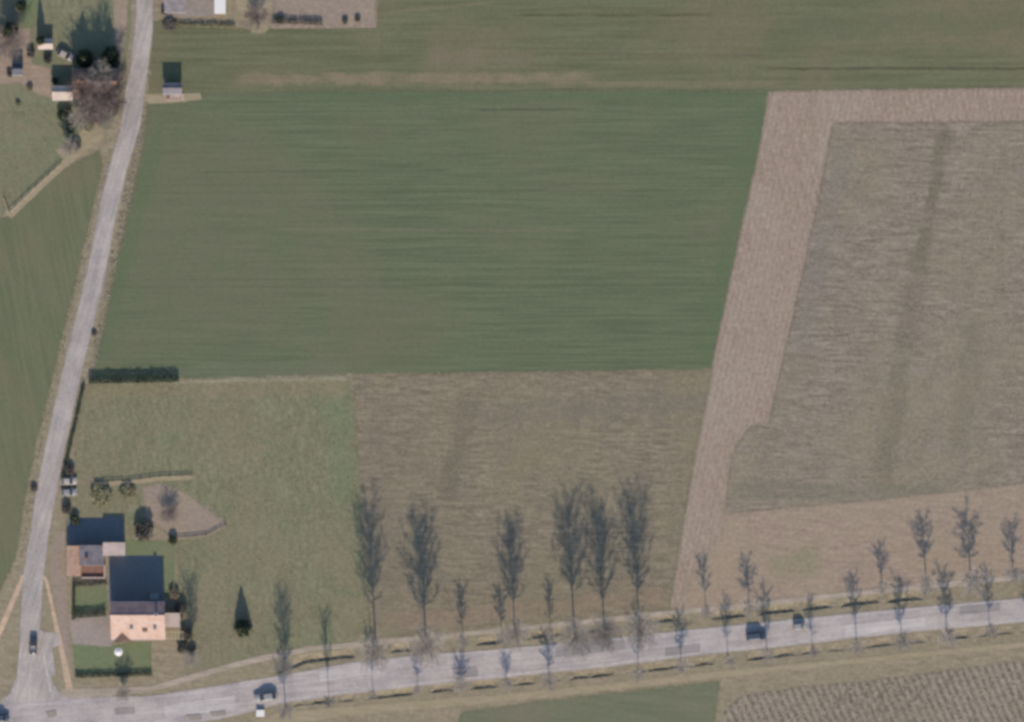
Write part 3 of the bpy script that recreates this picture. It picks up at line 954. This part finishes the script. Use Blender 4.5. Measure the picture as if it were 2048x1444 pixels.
hedge((178, 763), (358, 760), 0.9, 1.95, 'ever', 'long clipped dark hedge between the green crop and the pasture', dens=60)
hedge((168, 768), (127, 950), 0.75, 0.9, 'ever', 'low dark hedge along the lane beside the pasture', dens=45)
hedge((148, 1164), (147, 1240), 0.7, 1.3, 'ever', 'dark hedge along the lane side of the small square lawn', dens=45)
hedge((149, 1232), (212, 1228), 1.0, 1.5, 'ever', 'dark hedge between the small square lawn and the gravel yard', dens=45)
hedge((152, 1170), (214, 1166), 0.7, 1.1, 'ivy', 'dark hedge under the terrace of the orange roofed house', dens=45)
hedge((150, 1352), (305, 1348), 0.8, 1.0, 'ever', 'low green hedge between the front lawn and the cycle path', dens=45)
hedge((330, 50), (470, 52), 0.8, 0.9, 'shrub', 'low yellowish hedge below the paved yard', dens=40)
hedge((545, 42), (645, 46), 1.0, 1.1, 'ivy', 'dark brown hedge along the vegetable garden', dens=40)
conifer(486, 1256, 42, 6.4, 'dark conical evergreen standing alone in the pasture near the cycle path')
conifer(20, 62, 42, 9.0, 'tall dark conifer beside the pale bare crown at the farm')
conifer(84, 84, 26, 7.5, 'slim dark conifer between the two farm lawns')
conifer(170, 118, 44, 7.5, 'broad dark conifer added behind the brown farmhouse to break its shadow')  # added conifer, gives the farmhouse shadow an irregular outline
conifer(222, 110, 40, 6.0, 'dark conifer between the farmhouse and the lane')
conifer(42, 12, 24, 8.0, 'dark conifer at the far end of the first farm lawn')
bare_tree('tall1', 386, 1316, 12.2, 4.2, 'leafless tree with dark ivy undergrowth beside the salmon roofed house')
for i, (x, y, w, h, m, l) in enumerate([
    (374, 1268, 26, 2.0, 'ivy', 'dark purple shrub at the foot of the leafless tree beside the salmon house'),
    (366, 1298, 24, 1.8, 'ivy', 'lower dark shrub by the wooden fence of the salmon house garden'),
    (384, 1305, 20, 1.6, 'ivy', 'small dark shrub next to the cycle path by the garden corner'),
    (362, 1215, 26, 2.0, 'ivy', 'dark shrub against the gable end of the salmon roofed house'),
    (288, 1062, 44, 3.2, 'ivy', 'round grey shrub between the orange roofed house and the bare soil'),
    (346, 1080, 20, 1.7, 'ever', 'small round dark shrub at the corner of the bare soil patch'),
    (202, 992, 52, 1.6, 'shrub', 'wide yellowish shrub in the yard behind the orange roofed house'),
    (256, 984, 34, 1.3, 'shrub', 'smaller yellowish shrub next to the pale garden fence'),
    (138, 940, 24, 1.5, 'ivy', 'dark shrub at the end of the low lane hedge'),
    (133, 1018, 22, 1.6, 'ivy', 'dark shrub beside the lane next to the orange roofed house'),
    (150, 1040, 22, 1.6, 'ever', 'evergreen shrub at the back corner of the orange roofed house'),
    (68, 976, 16, 0.9, 'ivy', 'small dark bush on the western lane verge'),
    (348, 1188, 24, 1.5, 'dry', 'dry pale shrub beside the gable of the salmon roofed house'),
    (300, 1253, 12, 1.2, 'shrub', 'small orange brown shrub on the salmon house front'),
    (130, 232, 34, 2.2, 'ever', 'dark green shrub south of the white farm annexe'),
    (142, 258, 22, 1.6, 'ever', 'small dark bush under the bare farm trees'),
    (152, 292, 22, 1.5, 'ivy', 'dark bush at the end of the farm field fence'),
    (178, 252, 26, 1.6, 'shrub', 'olive bush on the dirt corner of the farmyard'),
    (225, 222, 22, 2.2, 'ever', 'dark green bush beside the lane at the farm'),
    (20, 148, 14, 1.0, 'ivy', 'low dark bush left of the little wooden farm shed'),
    (62, 108, 18, 1.6, 'ivy', 'dark bush next to the pale roofed farm hut'),
    (36, 208, 12, 0.8, 'shrub', 'tiny bush in the farm meadow'),
    (202, 176, 20, 5.0, 'ever', 'tall dark ivy covered bush rising over the farmhouse eaves'),
    (176, 200, 18, 2.0, 'ever', 'rounded evergreen under the farmhouse front wall'),
    (214, 214, 20, 2.6, 'ivy', 'dark thicket bush below the bare tree by the lane'),
    (196, 242, 16, 1.4, 'dry', 'pale dry bush on the farmyard corner'),
    (166, 228, 18, 1.6, 'dry', 'pale dry bush in the thicket south of the annexe'),
    (60, 176, 14, 1.0, 'dry', 'pale dry bush beside the bare farmyard'),
    (96, 120, 18, 1.8, 'ivy', 'dark bush between the hut and the white annexe'),
    (110, 162, 16, 2.0, 'ever', 'dark bush behind the white annexe'),
    (232, 128, 20, 2.4, 'ever', 'dark bush by the lane beyond the farmhouse'),
    (330, 24, 16, 1.4, 'ivy', 'dark bush at the corner of the grey roofed house'),
    (340, 50, 30, 1.0, 'ivy', 'low dark bush by the lane below the paved yard'),
    (560, 40, 18, 1.2, 'ever', 'rounded evergreen at the start of the vegetable garden hedge'),
    (690, 42, 13, 0.9, 'ivy', 'dark bush in the vegetable garden'),
    (715, 38, 13, 0.9, 'ivy', 'last dark bush near the corner of the vegetable garden'),
    (188, 666, 12, 0.7, 'ivy', 'tiny dark bush on the lane verge beside the green crop'),
]):
    shrub(x, y, w, h, m, l)
for k, (x, y, w, h, kind, l) in enumerate([
    (212, 196, 70, 8.0, 'pink0', 'spreading pinkish bare tree over the brown farmhouse roof'),
    (186, 216, 58, 6.5, 'pink1', 'bare pinkish tree beside the white farm annexe'),
    (232, 168, 46, 7.0, 'pink1', 'bare tree between the farmhouse and the lane'),
    (214, 236, 44, 5.0, 'wide0', 'small grey bare tree at the farmyard corner by the lane'),
    (22, 84, 76, 5.5, 'pink0', 'pale wide bare tree at the edge of the farm meadow'),
    (248, 1386, 34, 4.2, 'wide1', 'round bare tree beside the cycle path at the junction'),
    (512, 36, 56, 4.5, 'pink1', 'pale bare shrub tree between the paved yard and vegetable garden'),
    (340, 1026, 44, 2.6, 'pink0', 'low pinkish bare tree on the garden soil patch'),
    (168, 178, 60, 8.0, 'pink0', 'bare tree standing against the front wall of the brown farmhouse'),
    (238, 206, 44, 6.0, 'pink0', 'bare tree overhanging the lane edge at the farm'),
    (160, 238, 48, 5.0, 'wide0', 'bare thicket tree south of the white annexe'),
    (206, 150, 50, 9.0, 'wide1', 'tallest grey bare tree rising behind the farmhouse ridge'),
    (196, 226, 50, 5.0, 'pink1', 'low pinkish bare tree above the dirt corner of the farmyard'),
    (138, 296, 36, 4.0, 'wide1', 'little bare tree above the farm field fence'),
]):
    bare_tree(kind, x, y, h, w * S, l)


# ---------------------------------------------------------------- buildings
def zig_roof(y0, z0, y1, z1, x0, x1, course=0.34, th=0.12, lip=0.03):
    """one roof slope from eave (y0, z0) to ridge (y1, z1), laid in overlapping courses"""
    L = math.hypot(y1 - y0, z1 - z0)
    n = max(2, int(L / course))
    dy, dz = (y1 - y0) / L, (z1 - z0) / L
    ny, nz = -dz, dy
    if nz < 0:
        ny, nz = -ny, -nz
    top = []
    for k in range(n):
        a, b = L * k / n, L * (k + 1) / n
        top.append((y0 + dy * a + ny * lip, z0 + dz * a + nz * lip))
        top.append((y0 + dy * b, z0 + dz * b))
    bot = [(y1 - ny * th, z1 - nz * th), (y0 - ny * th, z0 - nz * th)]
    prof = top + bot
    mb = MB()
    ar = sum(prof[i][0] * prof[(i + 1) % len(prof)][1] - prof[(i + 1) % len(prof)][0] * prof[i][1] for i in range(len(prof)))
    if ar < 0:
        prof.reverse()
    mb.prism_x(prof, x0, x1)
    return mb


def window(parent, x, y, z, w, h, face='S'):
    fr = MB()
    e = 0.05
    if face in 'SN':
        s = -1 if face == 'S' else 1
        y0, y1 = sorted((y, y + s * 0.06))
        fr.prism_x([(y0, z - .06), (y1, z - .06), (y1, z), (y0, z)], x - w / 2 - e, x + w / 2 + e)
        fr.box(x - w / 2 - e, x - w / 2, y0, y1, z, z + h)
        fr.box(x + w / 2, x + w / 2 + e, y0, y1, z, z + h)
        fr.box(x - w / 2 - e, x + w / 2 + e, y0, y1, z + h, z + h + e)
        o = fr.build('window', 'white', parent)
        pn = MB().box(x - w / 2, x + w / 2, y0 + .012, y1 - .012, z, z + h)
    else:
        s = -1 if face == 'W' else 1
        x0, x1 = sorted((x, x + s * 0.06))
        fr.box(x0, x1, y - w / 2 - e, y + w / 2 + e, z - .06, z)
        fr.box(x0, x1, y - w / 2 - e, y - w / 2, z, z + h)
        fr.box(x0, x1, y + w / 2, y + w / 2 + e, z, z + h)
        fr.box(x0, x1, y - w / 2 - e, y + w / 2 + e, z + h, z + h + e)
        o = fr.build('window', 'white', parent)
        pn = MB().box(x0 + .012, x1 - .012, y - w / 2, y + w / 2, z, z + h)
    pn.build('pane', 'glass', o)
    return o


def door(parent, x, y, mat='wood', w=1.0, h=2.1):
    o = MB().box(x - w / 2, x + w / 2, y - 0.05, y, 0.02, h).build('door', mat, parent)
    MB().tube([(x + w * .36, y - .05, 1.05), (x + w * .36, y - .1, 1.05), (x + w * .26, y - .1, 1.05)], [.015, .015, .012], 5).build('handle', 'metal', o)


def gable_house(name, px0, px1, py_s, py_r, py_n, z_s, z_r, z_n, wall, roof, label, cat='house', zref=4.0, roof2=None):
    """ridge running east-west; eave heights z_s / z_n, ridge z_r"""
    xm = (px0 + px1) / 2
    base = P(xm, (py_s + py_n) / 2, 0)
    base.z = 0
    k = 1 - zref / CAM_H

    def loc(px, py):
        return ((px - 1024) * S * k - base.x, (722 - py) * S * k - base.y)
    x0, _ = loc(px0, 0)
    x1, _ = loc(px1, 0)
    ys, yr, yn = loc(0, py_s)[1], loc(0, py_r)[1], loc(0, py_n)[1]
    t = thing(name, base, label, cat)
    o = 0.3
    MB().prism_x([(ys + o, -.1), (yn - o, -.1), (yn - o, z_n - .1 + o * (z_r - z_n) / max(.1, (yn - yr))), (yr, z_r - .16), (ys + o, z_s - .1 + o * (z_r - z_s) / (yr - ys))], x0 + o, x1 - o).build('wall', wall, t)
    r1 = zig_roof(ys, z_s, yr, z_r, x0, x1).build('roof', roof, t)
    r2 = zig_roof(yn, z_n, yr + 0.004, z_r, x0 + .002, x1 - .002).build('roof', roof2 or roof, t)
    MB().tube([(x0 - .02, yr, z_r + .02), (x1 + .02, yr, z_r + .02)], [.13, .13], 8).build('ridge', roof, r1)
    for (y, z) in ((ys - .07, z_s - .1), (yn + .07, z_n - .1)):
        MB().tube([(x0, y, z), (x1, y, z)], [.06, .06], 6).build('gutter', 'metal', t)
    return t, (x0, x1, ys, yr, yn), (r1, r2)


# salmon roofed house
t, (x0, x1, ys, yr, yn), (r1, r2) = gable_house('house', 222, 331, 1279, 1229, 1203, 3.2, 8.0, 6.8, 'cream', 'salmon', 'large house with bright salmon tiled roof beside the main road', roof2='shadedroof')  # north slope gets its shade as a purple-grey tile colour
ch = MB().box(x1 - 2.3, x1 - 1.6, yr - .2, yr + .5, 7.2, 9.0).build('chimney', 'white', r1)
MB().box(x1 - 2.2, x1 - 1.7, yr - .1, yr + .4, 9.0, 9.12).build('chimney_pot', 'dark', ch)
# entrance gable on the road side
e = MB()
e.prism_x([(-1.9, -0.1), (1.9, -.1), (1.9, 3.0), (0, 4.5), (-1.9, 3.0)], 0, 3.4)
ent = e.build('porch', 'brick', t)
ent.rotation_euler = (0, 0, -math.pi / 2)
ent.location = (x0 + 2.7, ys + 3.0, 0)
rp = zig_roof(-2.1, 2.96, 0, 4.62, -.1, 3.5).build('porch_roof', 'brownroof', t)
rp.rotation_euler = (0, 0, -math.pi / 2)
rp.location = ent.location
rp2 = zig_roof(2.1, 2.96, 0.004, 4.62, -.098, 3.498).build('porch_roof', 'brownroof', t)
rp2.rotation_euler = (0, 0, -math.pi / 2)
rp2.location = ent.location
MB().box(x0 + 7.6, x0 + 8.8, ys + 1.9, ys + 2.9, 4.72, 5.62).build('roof_dormer', 'wood', t)
for xx in (5.0, 10.6):
    fz = lambda y: 3.2 + (y - ys) * 4.8 / (yr - ys) + .05
    a, b = ys + 2.6, ys + 3.7
    MB().hexa([(x0 + xx - .4, a, fz(a)), (x0 + xx + .4, a, fz(a)), (x0 + xx + .4, b, fz(b)), (x0 + xx - .4, b, fz(b)), (x0 + xx - .4, a - .05, fz(a) + .07), (x0 + xx + .4, a - .05, fz(a) + .07), (x0 + xx + .4, b - .05, fz(b) + .07), (x0 + xx - .4, b - .05, fz(b) + .07)]).build('roof_window', 'glass', t)
for xx in (5.6, 8.0, 10.6):
    window(t, x0 + xx, ys + .3, 1.0, 1.4, 1.3, 'S')
door(t, x0 + 2.7, ys - 0.4)
for xx in (2.0, 5.5, 9.5):
    window(t, x0 + xx, yn - .3, 1.0, 1.2, 1.3, 'N')
    window(t, x0 + xx, yn - .3, 4.3, 1.2, 1.3, 'N')
window(t, x1 - .3, yr, 4.5, 1.2, 1.3, 'E')
window(t, x0 + .3, yr, 4.5, 1.2, 1.3, 'W')
# pale annexe against the gable
an = thing('annexe', P(346, 1240), 'small pale flat roofed annexe against the gable of the salmon house', 'annexe')
MB().box(-1.75, 1.7, -1.5, 1.7, -.05, 2.9).build('wall', 'cream', an)
MB().box(-1.85, 1.8, -1.6, 1.8, 2.9, 3.08).build('roof', 'paleroof', an)
window(an, 0, -1.5, 0.9, 1.4, 1.2, 'S')
# yard roof-light box standing in the shade
sk = thing('cold_frame', P(309, 1193), 'pale glass cold frame in the shade behind the salmon house', 'cold frame')
MB().box(-1.1, 1.1, -.75, .75, 0, .5).build('frame', 'palewood', sk)
MB().hexa([(-1.0, -.65, .5), (1.0, -.65, .5), (1.0, .65, .5), (-1.0, .65, .5), (-1.0, -.65, .53), (1.0, -.65, .53), (1.0, .65, .75), (-1.0, .65, .75)]).build('lid', 'skyl', sk)

# pergola
pg = thing('pergola', P(345, 1270), 'pale wooden pergola frame in front of the annexe', 'pergola')
for (a, b) in ((-2.6, -.8), (2.4, -.8), (-2.6, .8), (2.4, .8)):
    MB().box(a - .07, a + .07, b - .07, b + .07, 0, 2.35).build('post', 'palewood', pg)
for b in (-.8, .8):
    MB().box(-3.0, 2.8, b - .09, b + .09, 2.35, 2.52).build('beam', 'palewood', pg)
for k in range(7):
    a = -2.8 + k * .9
    MB().box(a - .06, a + .06, -1.1, 1.1, 2.52, 2.66).build('rafter', 'palewood', pg)

# house with the orange wing
t = thing('house', P(190, 1122), 'lower house of joined blocks with an orange tiled wing and terrace', 'house')


def hb(px, py, z=4.0):
    k = 1 - z / CAM_H
    b = P(190, 1122)
    return ((px - 1024) * S * k - b.x, (722 - py) * S * k - b.y)


ax0, ay0 = hb(160, 1129)
ax1, ay1 = hb(207, 1092)
MB().box(ax0, ax1, ay0, ay1, -.1, 3.9).build('wall', 'brick', t)
rf = MB().box(ax0 - .15, ax1 + .1, ay0 - .2, ay1 + .2, 3.9, 4.12).build('roof', 'greyroof', t)
MB().box(ax0 + 1.2, ax0 + 1.9, ay0 + 1.0, ay0 + 1.7, 4.12, 5.0).build('chimney', 'brick', rf)
bx0, by0 = hb(205, 1110)
bx1, by1 = hb(249, 1086)
MB().box(bx0 + .12, bx1, by0, by1, -.1, 4.15).build('wall', 'white', t)
MB().box(bx0 + .1, bx1 + .15, by0 - .15, by1 + .15, 4.15, 4.36).build('roof', 'paleroof', t)
# orange wing, ridge north-south
cx0, cy0 = hb(133, 1151)
cx1, cy1 = hb(161, 1093)
wing = MB().prism_x([(-1.45, -.1), (1.45, -.1), (1.45, 2.9), (0, 3.9), (-1.45, 2.9)], 0, cy1 - cy0).build('wall', 'cream', t)
wing.rotation_euler = (0, 0, math.pi / 2)
wing.location = ((cx0 + cx1) / 2, cy0, 0)
for s in (-1, 1):
    r = zig_roof(1.7 * s, 2.78, 0.002 * s, 4.02, -.15, cy1 - cy0 + .15 + .004 * s).build('roof', 'orange', t)
    r.rotation_euler = (0, 0, math.pi / 2)
    r.location = wing.location
window(t, (cx0 + cx1) / 2, cy0, 0.9, 1.2, 1.2, 'S')
door(t, (ax0 + ax1) / 2, ay0)
window(t, ax0 + 1.2, ay0, 1.0, 1.2, 1.2, 'S')
window(t, bx0 + 2.8, by0, 1.0, 1.6, 1.2, 'S')
window(t, bx0 + 2.8, by1, 1.0, 1.6, 1.2, 'N')
# terrace
tx0, ty0 = hb(163, 1154, 0)
tx1, ty1 = hb(208, 1131, 0)
MB().box(tx0, tx1, ty0, ty1, 0, .22).build('terrace', 'terr', t)
for (a, b, c, d) in ((tx0, tx1 + .35, ty0 - .35, ty0), (tx1, tx1 + .35, ty0, ty1 + .2), (tx0, tx1, ty1, ty1 + .35)):
    MB().box(a, b, c, d, 0, .85).build('terrace_wall', 'paleroof', t)

# cabin by the lane
t, (x0, x1, ys, yr, yn), _ = gable_house('cabin', 326, 364, 188, 176, 167, 2.5, 3.75, 3.3, 'wood', 'greyroof', 'little wooden cabin with grey roof standing alone beside the lane', 'cabin', 3.0)
MB().box(x0 + .1, x1 + .3, ys - 1.4, ys + .2, 0, .25).build('deck', 'paleroof', t)
for xx in (.4, 2.2, 4.0):
    MB().box(x0 + xx - .06, x0 + xx + .06, ys - 1.2, ys - 1.08, .25, 2.2).build('post', 'wood', t)
MB().box(x0 + .2, x1 - .2, ys - 1.25, ys - 1.03, 2.2, 2.34).build('beam', 'wood', t)
door(t, x0 + 1.4, ys + .3, 'dark')
window(t, x0 + 3.2, ys + .3, 1.0, 1.0, 1.0, 'S')
MB().box(x0 + .7, x0 + 1.5, ys - .9, ys - .3, .25, 1.0).build('bench', 'wood', t)

# farmhouse and annexe
t, (x0, x1, ys, yr, yn), (r1, r2) = gable_house('farmhouse', 146, 234, 196, 164, 138, 3.0, 7.7, 3.6, 'brick', 'brownroof', 'farmhouse with brown tiled roof half hidden under bare trees', 'house')
MB().box(x0 + 1.2, x0 + 1.9, yr - .3, yr + .4, 6.9, 8.7).build('chimney', 'brick', r1)
for xx in (2.2, 5.2, 8.2):
    window(t, x0 + xx, ys + .3, 1.0, 1.1, 1.2, 'S')
door(t, x0 + 6.8, ys + .3)
t, (x0, x1, ys, yr, yn), _ = gable_house('farm_annexe', 104, 145, 200, 184, 172, 2.9, 4.0, 3.3, 'white', 'paleroof', 'low white roofed annexe west of the brown farmhouse', 'annexe')
window(t, x0 + 1.4, ys + .3, 0.9, 1.0, 1.0, 'S')
door(t, x0 + 3.4, ys + .3)
# little shed and hut
t, (x0, x1, ys, yr, yn), _ = gable_house('shed', 24, 46, 150, 138, 126, 1.9, 2.9, 1.9, 'wood', 'slate', 'little dark roofed wooden shed in the farm meadow', 'shed', 2.0)
door(t, 0, ys + .3, 'dark')
t, (x0, x1, ys, yr, yn), _ = gable_house('hut', 76, 106, 98, 88, 78, 2.0, 2.9, 2.0, 'wood', 'paleroof', 'small hut with pale roof between the farm lawns', 'shed', 2.0)
door(t, 0, ys + .3, 'dark')
# grey roofed house and white garage at the paved yard
t, (x0, x1, ys, yr, yn), (r1, r2) = gable_house('house', 328, 372, 24, -10, -44, 2.8, 5.2, 2.8, 'brick', 'greyroof', 'grey roofed house beside the lane at the paved yard', 'house')
MB().box(x1 - 1.6, x1 - 1.0, yr - .3, yr + .3, 4.6, 6.1).build('chimney', 'brick', r1)
window(t, 0, ys + .3, 1.0, 1.4, 1.2, 'S')
door(t, 1.6, ys + .3)
ga = thing('garage', P(441, -20), 'long white flat roofed garage on the paved yard', 'garage')
MB().box(-1.25, 1.25, -5.7, 6, -.05, 2.6).build('wall', 'white', ga)
MB().box(-1.35, 1.35, -5.8, 6.1, 2.6, 2.78).build('roof', 'white', ga)
MB().box(-1.0, 1.0, -5.76, -5.7, 0.02, 2.2).build('door', 'palewood', ga)


# ---------------------------------------------------------------- fences
def fence(name, pts, h, label, mat='palewood', step=2.0, rails=2):
    W = [P(*p) for p in pts]
    t = thing(name, W[0], label, 'fence')
    post = MB().box(-.07, .07, -.07, .07, -.1, h).mesh('post')
    post.materials.append(M[mat])
    for i in range(len(W) - 1):
        a, b = W[i] - W[0], W[i + 1] - W[0]
        d = b - a
        n = max(1, int(d.length / step))
        for k in range(n + (1 if i == len(W) - 2 else 0)):
            o = link('post', post, None, t)
            o.location = a + d * (k / n)
        u = d.normalized()
        nv = Vector((-u.y, u.x, 0)) * 0.09
        for r in range(rails):
            z = h * (0.9 - 0.42 * r)
            q = [a - nv * .4, b - nv * .4, b + nv * .4, a + nv * .4]
            mb = MB()
            mb.hexa([(p.x, p.y, z - .07) for p in q] + [(p.x, p.y, z + .05) for p in q])
            mb.build('rail', mat, t)
    return t


fence('field_fence', [(8, 398), (18, 428), (72, 376), (122, 330)], 1.1, 'pale post and rail fence running diagonally across the farm meadow')
fence('garden_fence', [(190, 967), (262, 964), (318, 956), (384, 954)], 1.0, 'pale rail fence between the pasture and the soil patch')
fence('garden_fence', [(352, 1078), (412, 1073), (452, 1052)], 0.9, 'short pale fence along the lower edge of the soil patch')
fence('garden_fence', [(351, 1086), (348, 1180)], 1.1, 'upright pale fence from the soil patch down to the salmon house')
fence('garden_fence', [(305, 1284), (305, 1344)], 1.0, 'pale rail fence crossing the front lawn of the salmon house')
for nm, a, b in (('grass_strip', [(10, 424), (72, 368), (124, 322), (200, 262)], [(22, 438), (80, 382), (130, 336), (212, 270)]),
                 ('grass_strip', [(188, 963), (262, 960), (318, 952), (386, 950)], [(190, 972), (264, 969), (320, 962), (386, 960)])):
    ribbon(nm, a, b, 0.047, 'spath', 0.2, 0.6)


# ---------------------------------------------------------------- vehicles
def car(px, py, rz, paint, label, L=4.4, W=1.78, H=1.46, van=False, z=0.066):
    t = thing('car', P(px, py) + Vector((0, 0, z)), label, 'car', None, rz)
    hw = W / 2
    # body: lofted along x, nose at +x
    st = [(-.5, .80, .34, .72), (-.485, .93, .26, .86), (-.40, .98, .2, .93), (-.12, 1.0, .2, .95), (.2, 1.0, .2, .96), (.38, .97, .2, .86), (.47, .90, .24, .72), (.5, .74, .34, .58)]
    V, F = [], []
    for (fx, fw, a, b) in st:
        x = fx * L
        w = hw * fw
        V += [(x, -w * .86, a), (x, -w, a + .14), (x, -w, b - .14), (x, -w * .86, b), (x, w * .86, b), (x, w, b - .14), (x, w, a + .14), (x, w * .86, a)]
    n = 8
    for i in range(len(st) - 1):
        for q in range(n):
            r = (q + 1) % n
            F.append((i * n + q, i * n + r, (i + 1) * n + r, (i + 1) * n + q))
    F.append(tuple(range(n)))
    F.append(tuple(reversed(range((len(st) - 1) * n, len(st) * n))))
    me = bpy.data.meshes.new('body')
    me.from_pydata(V, [], [tuple(reversed(f)) for f in F])
    for p in me.polygons:
        p.use_smooth = True
    link('body', me, paint, t)
    zb, zt = .93, H
    xr0, xr1 = (-.47, -.42) if van else (-.44, -.30)
    xf0, xf1 = (.30, .17) if van else (.24, .06)
    a = [(xr0 * L, -hw * .86, zb), (xf0 * L, -hw * .86, zb), (xf0 * L, hw * .86, zb), (xr0 * L, hw * .86, zb),
         (xr1 * L, -hw * .70, zt - .05), (xf1 * L, -hw * .70, zt - .05), (xf1 * L, hw * .70, zt - .05), (xr1 * L, hw * .70, zt - .05)]
    cab = MB().hexa(a).build('cabin_glass', 'glass', t)
    MB().hexa([(xr1 * L - .02, -hw * .71, zt - .06), (xf1 * L + .02, -hw * .71, zt - .06), (xf1 * L + .02, hw * .71, zt - .06), (xr1 * L - .02, hw * .71, zt - .06),
               (xr1 * L + .12, -hw * .6, zt + .02), (xf1 * L - .12, -hw * .6, zt + .02), (xf1 * L - .12, hw * .6, zt + .02), (xr1 * L + .12, hw * .6, zt + .02)]).build('roof', paint, t)
    for s in (-1, 1):
        xm = (xr0 + xf0) * .5 * L
        MB().hexa([(xm - .05, s * hw * .87, zb), (xm + .05, s * hw * .87, zb), (xm + .05, s * hw * .80, zb), (xm - .05, s * hw * .80, zb),
                   (xm - .05, s * hw * .715, zt - .06), (xm + .05, s * hw * .715, zt - .06), (xm + .05, s * hw * .66, zt - .06), (xm - .05, s * hw * .66, zt - .06)]).build('pillar', paint, t)
        MB().box(xf0 * L - .25, xf0 * L - .05, s * (hw + .1) - .09, s * (hw + .1) + .09, .92, 1.06).build('mirror', paint, t)
        MB().box(.472 * L, .497 * L, s * hw * .62 - .17, s * hw * .62 + .17, .52, .66).build('headlight', 'lamp', t)
        MB().box(-.503 * L, -.487 * L, s * hw * .66 - .14, s * hw * .66 + .14, .6, .78).build('tail_light', 'red', t)
        for fx in (-.31, .31):
            wl = MB().tube([(fx * L, s * (hw - .22), .32), (fx * L, s * (hw - .0), .32)], [.32, .32], 14).build('wheel', 'tyre', t)
            MB().tube([(fx * L, s * (hw - .02), .32), (fx * L, s * (hw + .012), .32)], [.2, .19], 10).build('rim', 'metal', wl)
    return t


RA = math.atan2(-(1311 - 1257) * 0 + 42, 400)     # the main road climbs about six degrees
car(67, 1291, -math.pi / 2 - .05, 'cblack', 'black car waiting on the lane just before the junction')
car(531, 1393, math.pi + .12, 'cgrey', 'long grey car with dark windows on the main road near the junction', L=5.6, W=1.95, H=1.6)
car(1512, 1272, .1, 'cblue', 'dark blue car driving along the main road', L=4.8, W=1.95, H=1.75, van=True)
car(1598, 1252, .1, 'cgrey', 'small dark grey car just behind the dark blue one', L=2.9, W=1.6, H=1.5, van=True)
car(0, 1436, .1, 'cblue', 'dark blue car crossing the far end of the lane junction', L=4.6, H=1.7, W=1.9, van=True)
car(138, 962, .03, 'cbeige', 'beige car parked off the lane at the pasture corner', L=3.9, z=0.03)
car(138, 984, .02, 'cgrey', 'grey car parked behind the beige one off the lane', L=3.8, z=0.03)
car(131, 110, -.45, 'cbeige', 'beige car parked at an angle north of the farm annexe', L=4.3, z=0.03)

# white garden parasol, roadside cabinet, waste bin
t = thing('parasol', P(238, 1303), 'white round parasol on the front lawn of the salmon house', 'parasol')
MB().tube([(0, 0, 0), (0, 0, 2.3)], [.03, .03], 6).build('pole', 'metal', t)
V, F = [(0, 0, 2.45)], []
for k in range(8):
    a = k * math.pi / 4
    V.append((1.05 * math.cos(a), 1.05 * math.sin(a), 2.02))
for k in range(8):
    F.append((0, 1 + k, 1 + (k + 1) % 8))
me = bpy.data.meshes.new('canopy')
me.from_pydata(V, [], F)
link('canopy', me, 'white', t)
MB().tube([(0, 0, 0), (0, 0, .1)], [.3, .28], 10).build('base', 'gravel', t)
t = thing('roadside_cabinet', P(521, 1426), 'white utility cabinet on the verge opposite the grey car', 'cabinet')
MB().box(-.9, .9, -.5, .5, 0, .8).build('housing', 'white', t)
MB().hexa([(-1.0, -.82, .8), (1.0, -.82, .8), (1.0, .82, .8), (-1.0, .82, .8), (-.95, -.77, .92), (.95, -.77, .88), (.95, .77, .88), (-.95, .77, .92)]).build('lid', 'white', t)
MB().box(-.8, -.03, -.52, -.5, .1, .75).build('door', 'white', t)
MB().box(.03, .8, -.52, -.5, .1, .75).build('door', 'white', t)
